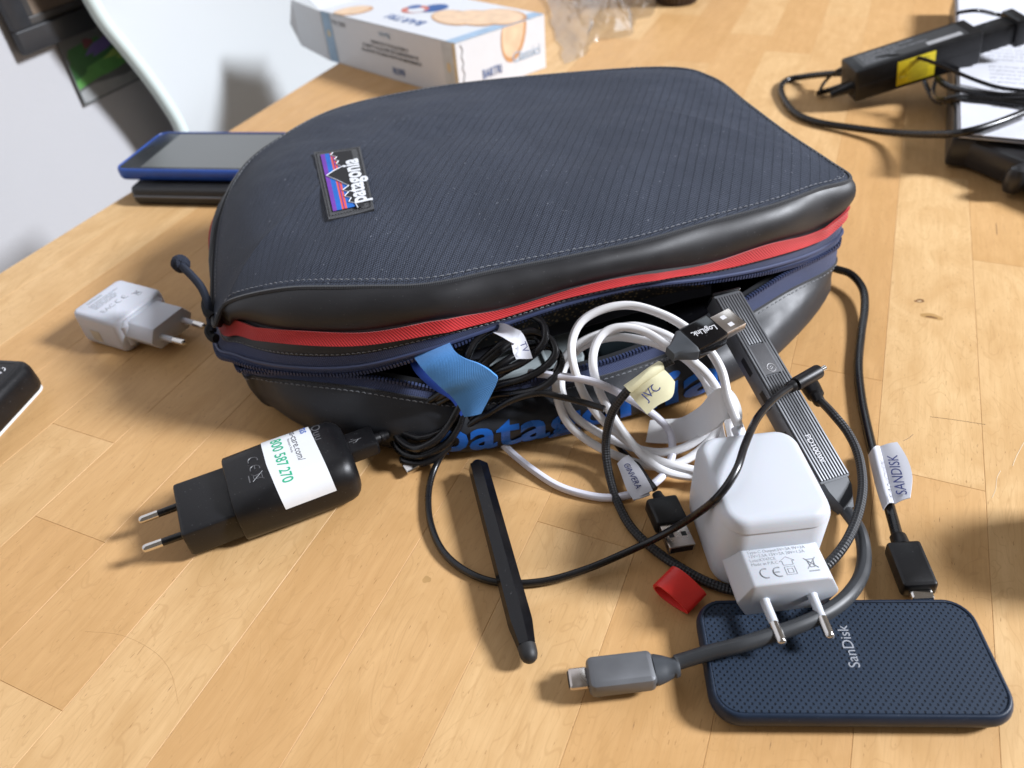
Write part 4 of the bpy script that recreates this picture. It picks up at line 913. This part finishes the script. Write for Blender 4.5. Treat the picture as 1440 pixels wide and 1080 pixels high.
# ------------------------------------------------------------------ biscuit box
bx = thing('biscuit_box', (-60, 850, 0), 'opened white cardboard biscuit box with a printed lid behind the bag', 'box', None)
P0 = at(648, 140, 0); ur = Vector((94, 73, 0)).normalized(); ul = Vector((-155, 160, 0)).normalized(); W_, L_, H_ = 119.0, 223.0, 55.0
M_card = simple('white_card', (.62, .635, .66), .55, nscale=.3, nstr=.1, mott=.02); M_cardb = simple('blue_pattern_print', (.30, .42, .55), .6, nscale=.5); M_gold = simple('gold_print', (.62, .50, .30), .6)
def q(a, b, c): return P0+ur*a+ul*b+Vector((0, 0, c))
def quad(name, pts, mat, parent, th=.6):
    n_ = (pts[1]-pts[0]).cross(pts[3]-pts[0]).normalized(); V = [p for p in pts]+[p-n_*th for p in pts]; k = len(pts)
    Fc = [tuple(range(k)), tuple(range(2*k-1, k-1, -1))]+[((i+1) % k, i, i+k, (i+1) % k+k) for i in range(k)]
    return build(name, MB().add(V, Fc), mat, parent, smooth=False)
quad('long_side', [q(0, 0, 0), q(0, 0, H_), q(0, L_, H_), q(0, L_, 0)], M_card, bx)
quad('long_side', [q(W_, 0, 0), q(W_, 0, H_), q(W_, L_, H_), q(W_, L_, 0)], M_card, bx)
fe = quad('end_face', [q(0, 0, 0), q(W_, 0, 0), q(W_, 0, H_), q(0, 0, H_)], M_card, bx)
lid_ = quad('top_face', [q(0, 0, H_), q(W_, 0, H_), q(W_, L_, H_), q(0, L_, H_)], M_card, bx)
quad('base', [q(0, 0, .6), q(W_, 0, .6), q(W_, L_, .6), q(0, L_, .6)], M_card, bx)
quad('flap', [q(0, L_, 0), q(0, L_+55, 8), q(0-4, L_+62, H_*.6), q(0-2, L_+50, H_+6), q(0, L_, H_)], M_card, bx)
quad('flap', [q(0, L_+.5, H_), q(W_, L_+.5, H_), q(W_-6, L_+40, H_+12), q(8, L_+40, H_+12)], M_card, bx)
quad('flap', [q(W_, L_, 0), q(W_, L_, H_), q(W_+6, L_+30, H_), q(W_+6, L_+30, 0)], M_card, bx)
# printed bands, discs and words (flat print lying on the card)
def dec(name, pts, mat, parent): return quad(name, pts, mat, parent, .15)
e = .25
dec('printed_band', [q(W_, 0, H_+e), q(0, 0, H_+e), q(0, 14, H_+e), q(W_, 14, H_+e)][::-1], M_cardb, bx)
dec('printed_band', [q(-e, 4, 0), q(-e, 4, H_), q(-e, 20, H_), q(-e, 20, 0)][::-1], simple('grey_scroll_print', (.50, .53, .55), .6), bx)
dec('printed_band', [q(-e*1.4, .3, 0), q(-e*1.4, .3, H_), q(-e*1.4, 4, H_), q(-e*1.4, 4, 0)][::-1], M_gold, bx)
dec('printed_band', [q(-e, 205, 0), q(-e, 205, H_), q(-e, 221, H_), q(-e, 221, 0)][::-1], M_cardb, bx)
def disc(name, cx, cy, rx, ry, rot, z, mat, face='top', lim=None):
    pts = []
    for k in range(28):
        a = 2*math.pi*k/28; x = rx*math.cos(a); y = ry*math.sin(a); X = cx+x*math.cos(rot)-y*math.sin(rot); Y = cy+x*math.sin(rot)+y*math.cos(rot)
        if lim: X, Y = lim(X, Y)
        pts.append(q(X, Y, H_+z) if face == 'top' else (q(X, -z, Y) if face == 'end' else q(-z, X, Y)))
    m_ = MB().add(pts, [tuple(range(28))] if face == 'top' else [tuple(range(28))]); return build(name, m_, mat, bx, smooth=False)
M_bk = simple('biscuit_print', (.70, .50, .33), .6); M_bkd = simple('biscuit_edge_print', (.52, .27, .12), .6); M_dbl = simple('deep_blue_print', (.02, .09, .28), .6); M_rd = simple('rust_print', (.50, .14, .10), .6)
for cx, cy, rx, ry in ((88, 30, 24, 34), (72, 48, 22, 34), (60, 70, 20, 34), (20, 188, 22, 17)):
    cl = lambda X, Y: (min(max(X, 1), W_-1), min(max(Y, 1), L_-1))
    disc('printed_biscuit', cx, cy, rx, ry, -.3, .30+cx*.001, M_bkd, lim=cl); disc('printed_biscuit', cx, cy+1.5, rx-2.4, ry-3, -.3, .42+cx*.001, M_bk, lim=cl)
cl = lambda X, Y: (X, min(Y, H_-.5))
disc('printed_biscuit', 76, 47, 17, 29, -.25, .3, M_bkd, 'end', cl); disc('printed_biscuit', 75, 49, 14.5, 26, -.25, .42, M_bk, 'end', cl)
disc('printed_oval', 74, 118, 17, 14, 0, .3, M_dbl); disc('printed_oval', 60, 132, 15, 15, 0, .36, M_rd); disc('printed_oval', 58, 128, 9, 10, 0, .42, M_card); disc('printed_oval', 66, 140, 8, 7, 0, .48, M_dbl)
disc('printed_sun', 12, 30, 3, 5, 0, .5, M_gold, 'side'); disc('printed_sun', 213, 32, 3, 4, 0, .5, M_gold, 'side')
def face_text(s_, o, xd, zd, size, mat, sx=1.0, bold=0.0): text('printed_text', s_, frame(o, xd, zd), size, mat, bx, 'CENTER', .08, bold, sx=sx)
face_text('BARTRI', q(28, 108, H_+.4), -ul*-1, (0, 0, 1), 20, M_dbl, .9)
nside = -ur
face_text('BARTRI', q(-.5, 95, 11), ul, nside, 10, M_dbl, .62)
for i, (t_, y0, sz) in enumerate((('IL BISCOTTO AL CUCCHIAIO', 28, 5.0), ('GLI INGREDIENTI DEL BISCOTTO CLASSICO', 22.5, 5.0), ('CONSERVARE IN LUOGO FRESCO E ASCIUTTO', 17, 5.0))): face_text(t_, q(-.5, 105, y0+8), ul, nside, sz, M_prdark, .95)
face_text('Bartri', q(-.5, 110, 46), ul, nside, 8, M_cardb, 1); face_text('100% Vita', q(-.5, 190, 46), ul, nside, 8, M_prgrey, .8)
face_text('BARTRI', q(44, -.5, 16), ur, -ul, 13, M_dbl, .62); face_text('Classici', q(92, -.5, 22), ur, -ul, 15, M_cardb, .9)
build('scalloped_edge', MB().tube([q(6+2.2*abs(math.sin(k*.55)), -.3, 52-k*2) for k in range(27)], .55, 5), M_prgrey, bx)

# ------------------------------------------------------------------ clear wrapper and dark cup behind
def wrapmat():
    m = bpy.data.materials.new('clear_film'); m.use_nodes = True; nt = m.node_tree; nt.nodes.clear()
    out = nd(nt, 'ShaderNodeOutputMaterial'); tr = nd(nt, 'ShaderNodeBsdfTransparent'); gl = nd(nt, 'ShaderNodeBsdfGlossy'); df = nd(nt, 'ShaderNodeBsdfTranslucent'); gl.inputs['Roughness'].default_value = .16
    tr.inputs[0].default_value = (.93, .93, .93, 1); fr0 = nd(nt, 'ShaderNodeLayerWeight'); fr0.inputs[0].default_value = .5; fr = nd(nt, 'ShaderNodeMath', operation='MULTIPLY_ADD'); nt.links.new(mth(nt, 'POWER', fr0.outputs['Facing'], 2.2), fr.inputs[0]); fr.inputs[1].default_value = .5; fr.inputs[2].default_value = .07
    m1 = nd(nt, 'ShaderNodeMixShader'); m2 = nd(nt, 'ShaderNodeMixShader'); m1.inputs[0].default_value = .16
    nt.links.new(tr.outputs[0], m1.inputs[1]); nt.links.new(df.outputs[0], m1.inputs[2]); nt.links.new(fr.outputs[0], m2.inputs[0]); nt.links.new(m1.outputs[0], m2.inputs[1]); nt.links.new(gl.outputs[0], m2.inputs[2]); nt.links.new(m2.outputs[0], out.inputs[0])
    return m
c0 = at(765, 20, 0); G = []; nx, ny = 60, 40
Pa, Pb, Pc_, Pd = at(745, -60, 0), at(935, -60, 0), at(915, 25, 0), at(795, 92, 0)
for j in range(ny+1):
    row = []
    for i in range(nx+1):
        u, v = i/nx, j/ny; p = (Pa.lerp(Pb, u)).lerp(Pd.lerp(Pc_, u), v); en = math.sin(math.pi*min(1, max(0, u)))**.6*math.sin(math.pi*min(1, max(0, v)))**.5
        r1 = noise.noise(Vector((u*5, v*4, 1))); r2 = abs(noise.noise(Vector((u*11, v*9, 5)))); r3 = abs(noise.noise(Vector((u*23+r1*3, v*19, 9))))
        row.append(p+Vector((18*noise.noise(Vector((u*4, v*4, 20)))+8*noise.noise(Vector((u*12, v*12, 40))), 18*noise.noise(Vector((u*4, v*4, 30))), 1.5+en*(30+16*r1-22*r2-9*r3))))
    G.append(row)
tag(build('plastic_wrapper', MB().loft(G, closed=False), wrapmat(), loc=at(840, 40, 0), angle=25), 'crumpled clear plastic wrapper lying beside the biscuit box', 'wrapper')
cup = thing('cup', at(952, 8, 0), 'dark brown ribbed cup at the top edge of the picture', 'cup', None)
Mk = frame(at(951, 2, 0), (1, 0, 0)); M_brown = simple('dark_brown_plastic', (.035, .018, .012), .35, nstr=.1)
mb = MB(); rings_ = []
for z_, r_ in ((0, 24), (2, 26), (40, 28), (80, 30), (82, 29), (80, 27), (6, 23)):
    rings_.append([Mk @ Vector(((r_+(1.0*math.cos(k*math.pi*2/3) if 2 <= z_ < 80 else 0))*math.cos(2*math.pi*k/90), (r_+(1.0*math.cos(k*math.pi*2/3) if 2 <= z_ < 80 else 0))*math.sin(2*math.pi*k/90), z_)) for k in range(90)])
build('body', mb.loft(rings_, True, True), M_brown, cup); build('base_ring', MB().lathe(Mk @ Matrix.Rotation(math.radians(-90), 4, 'Y'), [(0.05, 24.2), (.1, 25.5), (1.9, 26.6), (2.0, 25)], 40), M_brown, cup)

# ------------------------------------------------------------------ black device under papers, right
dv = thing('electronic_device', at(1400, 230, 0), 'black moulded plastic device under the papers at the right edge', 'device', None)
gx = (at(1440, 276, 0)-at(1346, 236, 0)).normalized(); gx.z = 0; o_ = at(1340, 234, 0); Md = frame(o_, gx); M_dev = simple('satin_black_plastic', (.020, .020, .022), .32, nstr=.1)
build('body', MB().box(Md, 0, 150, 0, 260, 2, 24, 4), M_dev, dv)
hy = (at(1350, 0, 28)-at(1350, 192, 28)).normalized(); Mhh = frame(at(1350, 192, 28)+Vector((0, 0, -26)), Vector((hy.y, -hy.x, 0)))
build('housing', MB().box(Mhh, -4, 190, 4, 420, 0, 23, 3), M_dev, dv)
build('tray', MB().slab(Md @ Matrix.Translation((75, 42, 0)), 120, 46, 8, [(23.6, 0), (26.5, .3), (27, 1.2), (26.4, 2.4), (24.4, 3.0)]), M_blkg, dv)
build('front_foot', MB().box(Md, 48, 62, -16, 20, 3, 24, 6), M_dev, dv)
pp = thing('paper_stack', at(1400, 100, 25), 'stack of white printed sheets lying on the black device', 'papers', None)
z0 = 28.0; pA = at(1350, 192, z0); pB = at(1470, 197, z0); pdy = (at(1350, 0, z0)-pA).normalized(); pdx = Vector((pdy.y, -pdy.x, 0)); 
for i in range(5):
    Mpp = frame(pA+Vector((random.uniform(-1.5, 1.5), random.uniform(-1.5, 1.5), i*.9-1)), pdx+Vector((0, random.uniform(-.012, .012), 0))); build('sheet', MB().box(Mpp, 0, 210, 0, 420, 0, .35), M_paper, pp, smooth=False)
Mtx = frame(pA+Vector((0, 0, 3.05)), pdx)
for i in range(22):
    if i % 6 == 5: continue
    text('printed_text', ('La garanzia copre i difetti di conformita del prodotto', 'per la durata di due anni dalla data di consegna', 'conservare questo foglio con lo scontrino fiscale')[i % 3], Mtx @ Matrix.Translation((22, 60+i*9.5, 0)), 4.6, M_prgrey, pp, 'LEFT', .03)

# ------------------------------------------------------------------ laptop power adapter
ad = thing('power_adapter', at(1290, 100, 20), 'black laptop power adapter with a yellow warning sticker resting on the papers', 'adapter', None)
a0 = at(1203, 145, 8); a1 = at(1378, 90, 33); Ma = frame(a0, a1-a0, (-.22, .0, 1)); AL = (a1-a0).length
Ma = frame(a0, a1-a0, Vector((-.2, -.05, 1)))
build('body', MB().box(Ma, 0, AL, 0, 34, 0, 29, 2.2), M_blk, ad); build('seam_line', MB().box(Ma, 1, AL-1, -.15, .2, 14, 14.6), M_dark, ad)
ys = simple('yellow_sticker', (.85, .68, .02), .5, nscale=.5)
stk = build('yellow_sticker', MB().box(Ma, AL*.30, AL*.64, -.35, .1, 5, 27, .05).box(Ma, AL*.47, AL*.64, -.3, 8, 28.8, 29.3, .05) if False else MB().box(Ma, AL*.33, AL*.63, -.35, .1, 4, 26, .05), ys, ad)
Mst = Ma @ Matrix.Rotation(math.radians(90), 4, 'X')
ln = MB()
for i in range(9):
    x0 = AL*.44; ln.box(Mst, x0, x0+AL*.16*random.uniform(.7, 1), 6+i*2.1, 6.7+i*2.1, .36, .42)
ln.tube([Mst @ Vector(p) for p in ((AL*.345, 11, .4), (AL*.415, 11, .4), (AL*.38, 17.5, .4), (AL*.345, 11, .4))], .3, 4); ln.box(Mst, AL*.427, AL*.43, 5, 25, .36, .42); build('printed_text', ln, simple('olive_print', (.25, .20, .02), .6), stk)
tl = build('rating_label', MB().box(Ma, 8, AL-10, 5, 29, 28.95, 29.15), simple('dark_label', (.035, .035, .037), .35), ad)
build('white_label', MB().box(Ma, AL*.60, AL-14, 7, 13, 29.1, 29.25), simple('silver_label', (.42, .42, .43), .4), tl)
for i in range(5): text('printed_text', ('AC ADAPTER  INPUT 100-240V', 'OUTPUT 19.5V  3.33A', 'CAUTION FOR INDOOR USE ONLY', 'LISTED  I.T.E.  LPS', 'MADE IN CHINA')[i], Ma @ Matrix.Translation((12, 26-i*4.2, 29.2)), 3.6, M_prgrey, tl, 'LEFT', .02)
build('mains_connector', MB().box(Ma, AL-1, AL+34, 5, 27, 5, 24, 3), M_blk, ad); build('connector_grip', MB().box(Ma, AL+30, AL+40, 2, 30, 3, 27, 2), M_blk, ad)
def cordp(L, r, nm='cord', m_=None): return build(nm, MB().tube(spline(px(L), 8), r, 10), m_ or M_cord, ad)
build('strain_relief', MB().lathe(frame(Ma @ Vector((1, 8, 12)), Ma.to_3x3() @ Vector((-1, .05, -.1))), [(-1, 5), (3, 4.6), (14, 3.2), (20, 2.6)], 14), M_blk, ad)
cordp([(1190,103,22),(1165,104,16),(1130,108,6),(1106,113,3),(1098,124,3),(1104,142,3),(1120,160,3),(1150,172,3.5),(1200,180,5),(1260,187,10),(1310,189,22),(1350,187,34),(1400,174,38),(1460,150,40)], 3.0)
cordp([(1152,130,5),(1160,115,8),(1180,98,24),(1210,88,36),(1250,79,44),(1290,81,44),(1330,95,40),(1370,112,36),(1410,124,34),(1470,130,34)], 1.6)
cordp([(1150,131,4.5),(1165,127,5),(1185,120,12),(1195,116,16)], 2.6)
cordp([(1318,110,30),(1335,122,30),(1370,130,33),(1410,134,34),(1470,133,34)], 2.6); cordp([(1300,115,12),(1310,135,8),(1322,144,10),(1345,140,30),(1400,143,33),(1470,152,34)], 2.2); cordp([(1316,112,20),(1312,130,16),(1320,140,24),(1350,136,33),(1410,140,34),(1470,140,36)], 1.8)
cordp([(1345,20,66),(1352,17,68),(1375,15,70),(1400,20,62),(1440,28,60)], 1.6)

# ------------------------------------------------------------------ chair beyond the table
ch = thing('chair', VD*(-690)+UD*800+Vector((0, 0, -740)), 'white moulded plastic chair standing between the table and the wall', 'chair', None)
rim = [onV(x, y, -690) for x, y in ((40, -190), (80, -90), (108, -40), (128, 0), (148, 33), (178, 70), (207, 107), (233, 144), (252, 176), (262, 205), (268, 240), (270, 290))]
rim = spline(rim, 6); M_ch = simple('white_shell', (.53, .56, .575), .35, nstr=0, mott=0)
G = []
for p in rim:
    row = []
    for k in range(25):
        t = k/24; row.append(p+UD*(430*t)-VD*(46*math.sin(math.pi*t)**.8)+Vector((0, 0, 20*math.sin(math.pi*t))))
    G.append(row)
mb = MB(); mb.loft(G, closed=False); mb2 = [[p+VD*5 for p in r_] for r_ in G]
build('seat_shell', mb, M_ch, ch, angle=180); build('shell_rim', MB().tube(rim, 7.5, 12), simple('shell_rim_plastic', (.66, .76, .74), .3, nstr=0, mott=0), ch)
for du, dv_ in ((40, -40), (400, -40), (40, -150), (400, -150)):
    p = rim[-1]+UD*du+VD*dv_; build('leg', MB().tube([Vector((p.x, p.y, -738)), Vector((p.x, p.y, rim[-1].z))], 12, 10), M_leg, ch)
build('seat', MB().slab(frame(rim[-1]+UD*215-VD*60+Vector((0, 0, -110)), UD), 410, 180, 60, [(-20, 6), (0, 0), (8, 3)]), M_ch, ch)

# picture frame and print on the wall
def wallp(x, y, lift=0): return onV(x, y, WV+lift)
pfm = thing('picture_frame', wallp(50, 30, 4), 'dark wooden picture frame hanging on the wall at the top left', 'picture frame', None)
cn = wallp(28, 78, 5); ex = wallp(130, 41, 5)-cn; ex = UD.copy(); Mfr = frame(cn, ex, (VD))    # x right, y up (z cross x), z towards the table
yv = Mfr.to_3x3() @ Vector((0, 1, 0)); sgn = 1 if yv.z > 0 else -1
if sgn < 0: Mfr = frame(cn, ex, -VD)
FWd, FHt, fw = 330, 260, 21
zz = (Mfr.to_3x3() @ Vector((0, 0, 1))).dot(VD)
def fbox(mb_, x0, x1, y0, y1, d0, d1, b=1.5):
    a, c = (d0, d1) if zz > 0 else (-d1, -d0); return mb_.box(Mfr, x0, x1, y0, y1, a, c, b)
M_fr = simple('black_wood', (.022, .023, .026), .4, nscale=.5, nstr=.3); M_fr2 = simple('inner_bevel', (.05, .047, .045), .4)
for x0, x1, y0, y1 in ((0, FWd, 0, fw), (0, FWd, FHt-fw, FHt), (0, fw, fw, FHt-fw), (FWd-fw, FWd, fw, FHt-fw)): build('frame_side', fbox(MB(), x0, x1, y0, y1, 0, 9), M_fr, pfm)
for x0, x1, y0, y1 in ((fw, FWd-fw, fw, fw+8), (fw, FWd-fw, FHt-fw-8, FHt-fw), (fw, fw+8, fw+8, FHt-fw-8), (FWd-fw-8, FWd-fw, fw+8, FHt-fw-8)): build('inner_bevel', fbox(MB(), x0, x1, y0, y1, 0, 6), M_fr2, pfm)
def artmat():
    m, nt, b = newmat('brown_picture'); tcn = nd(nt, 'ShaderNodeTexCoord'); n = nd(nt, 'ShaderNodeTexNoise'); n.inputs['Scale'].default_value = 9; nt.links.new(tcn.outputs['Object'], n.inputs[0])
    nt.links.new(ramp(nt, n.outputs[0], [(.3, (.06, .045, .035)), (.5, (.20, .15, .11)), (.7, (.42, .36, .30))]), b.inputs['Base Color']); b.inputs['Roughness'].default_value = .3; return m
build('picture', fbox(MB(), fw+8, FWd-fw-8, fw+8, FHt-fw-8, 1, 5, 0), artmat(), pfm)
po = thing('photo_print', wallp(140, 95, 2), 'small unframed green and orange photo print stuck on the wall below the frame', 'photo print', None)
cn2 = wallp(119, 149, 3); Mpo = Matrix(Mfr); Mpo.translation = cn2
def pbox(mb_, x0, x1, y0, y1, d0, d1):
    a, c = (d0, d1) if zz > 0 else (-d1, -d0); return mb_.box(Mpo, x0, x1, y0, y1, a, c, 0)
build('paper', pbox(MB(), 0, 190, 0, 108, 0, 1), simple('dark_grey_print', (.12, .125, .125), .5), po)
def blob(col, cx, cy, rx, ry, lift, rot=.2, n=22):
    z_ = (1+lift) if zz > 0 else -(1+lift); pts = []
    for k in range(n):
        a = 2*math.pi*k/n; r_ = 1+.22*math.sin(3*a+cx)+.12*math.sin(7*a); x, y = rx*r_*math.cos(a), ry*r_*math.sin(a)
        pts.append(Mpo @ Vector((min(228, max(2, cx+x*math.cos(rot)-y*math.sin(rot)))*.82, max(2, min(158, max(2, cy+x*math.sin(rot)+y*math.cos(rot)))*.675-(0 if cy > 130 else 12)), z_)))
    build('printed_shape', MB().add(pts, [tuple(range(n))]), simple('print_'+'_'.join(str(int(c*100)) for c in col), col, .5), po, smooth=False)
blob((.025, .025, .022), 80, 140, 110, 16, .10, 0); blob((.30, .31, .31), 70, 22, 90, 18, .12, 0); blob((.04, .14, .04), 40, 80, 50, 20, .14); blob((.10, .30, .07), 60, 58, 70, 12, .16, .1); blob((.30, .45, .10), 120, 72, 60, 10, .18, .1); blob((.14, .10, .30), 70, 92, 40, 8, .2, .3); blob((.70, .22, .06), 95, 96, 18, 8, .22); blob((.55, .50, .12), 150, 78, 22, 8, .24); blob((.16, .04, .05), 40, 98, 8, 6, .26)

# ------------------------------------------------------------------ knots, scratches and marks in the table top
M_knot = simple('dark_knot', (.20, .10, .035), .5); M_knotc = simple('pale_knot_heart', (.52, .36, .20), .5); M_knoth = simple('knot_halo', (.46, .27, .10), .4); M_scr = simple('scratch', (.16, .09, .04), .6); M_scrl = simple('pale_scratch', (.74, .62, .44), .5)
def flat(name, cx, cy, rx, ry, rot, z, mat):
    c = at(cx, cy, 0); pts = []
    for k in range(26):
        a = 2*math.pi*k/26; r_ = 1+.10*math.sin(3*a+cx)+.06*math.sin(5*a); x, y = rx*r_*math.cos(a), ry*r_*math.sin(a)
        pts.append(c+Vector((x*math.cos(rot)-y*math.sin(rot), x*math.sin(rot)+y*math.cos(rot), z)))
    build(name, MB().add(pts, [tuple(range(26))]), mat, tbl, smooth=False)
flat('knot', 1310, 445, 6.5, 2.9, -.5, .012, M_knoth); flat('knot', 1310, 446, 3.4, 1.1, -.45, .020, M_knot)
flat('knot', 1293, 423, 3.1, 1.9, .1, .012, M_knot); flat('knot', 1293, 423.5, 1.5, .8, .1, .020, M_knotc); flat('knot', 600, 815, 2.0, 1.8, .1, .012, M_knoth)
def scr(pts, r, m_): build('scratch', MB().tube(spline([at(a, b, .01) for a, b in pts], 6), r, 4), m_, tbl)
scr([(1308, 586), (1340, 590), (1386, 597)], .14, M_scr); scr([(1270, 620), (1278, 616), (1284, 611)], .12, M_scr); scr([(1401, 314), (1402, 330)], .18, M_scr); scr([(1424, 655), (1430, 640), (1440, 622)], .16, M_scrl); scr([(1395, 700), (1400, 688), (1402, 672), (1407, 662)], .14, M_scrl)
scr([(120, 888), (170, 893), (215, 915), (240, 945), (251, 990)], .06, simple('fine_hair', (.46, .28, .12), .5))
rr_ = random.Random(5)
fm = MB()
for i in range(230):                                    # short dark pores pressed into the top
    u = rr_.uniform(20, 620); v = rr_.uniform(-330, 140); L = rr_.uniform(1.0, 4.2); wd_ = rr_.uniform(.06, .20); a = UA+rr_.uniform(-.10, .10)
    c = UD*u+VD*v; d = Vector((math.cos(a), math.sin(a), 0)); n2 = Vector((-d.y, d.x, 0)); z = Vector((0, 0, .010))
    fm.add([c-d*L*.5+z, c+n2*wd_+z, c+d*L*.5+z, c-n2*wd_+z], [(0, 1, 2, 3)])
tag(build('wood_pores', fm, simple('pore_brown', (.30, .16, .06), .6), tbl, smooth=False), kind='stuff')

shadow_caster = thing('shadow_caster', (272, 178, 0), 'added brown vessel, unseen past the right edge, put there to cast a shadow on the table', 'shadow_caster', None)  # unseen stand-in for an unknown object, added for the shadow it throws
Mmg = frame((272, 178, 0), (1, 0, 0)) @ Matrix.Rotation(math.radians(-90), 4, 'Y')
build('body', MB().lathe(Mmg, [(0, 16), (1, 19), (14, 24), (48, 24), (57, 21), (62, 16), (62.5, 14), (60, 13)], 32), M_brown, shadow_caster)
build('rim', MB().lathe(Mmg, [(61.5, 14), (62.6, 14.4), (63.4, 15.2), (63, 16), (62, 16.3)], 32), M_brown, shadow_caster)
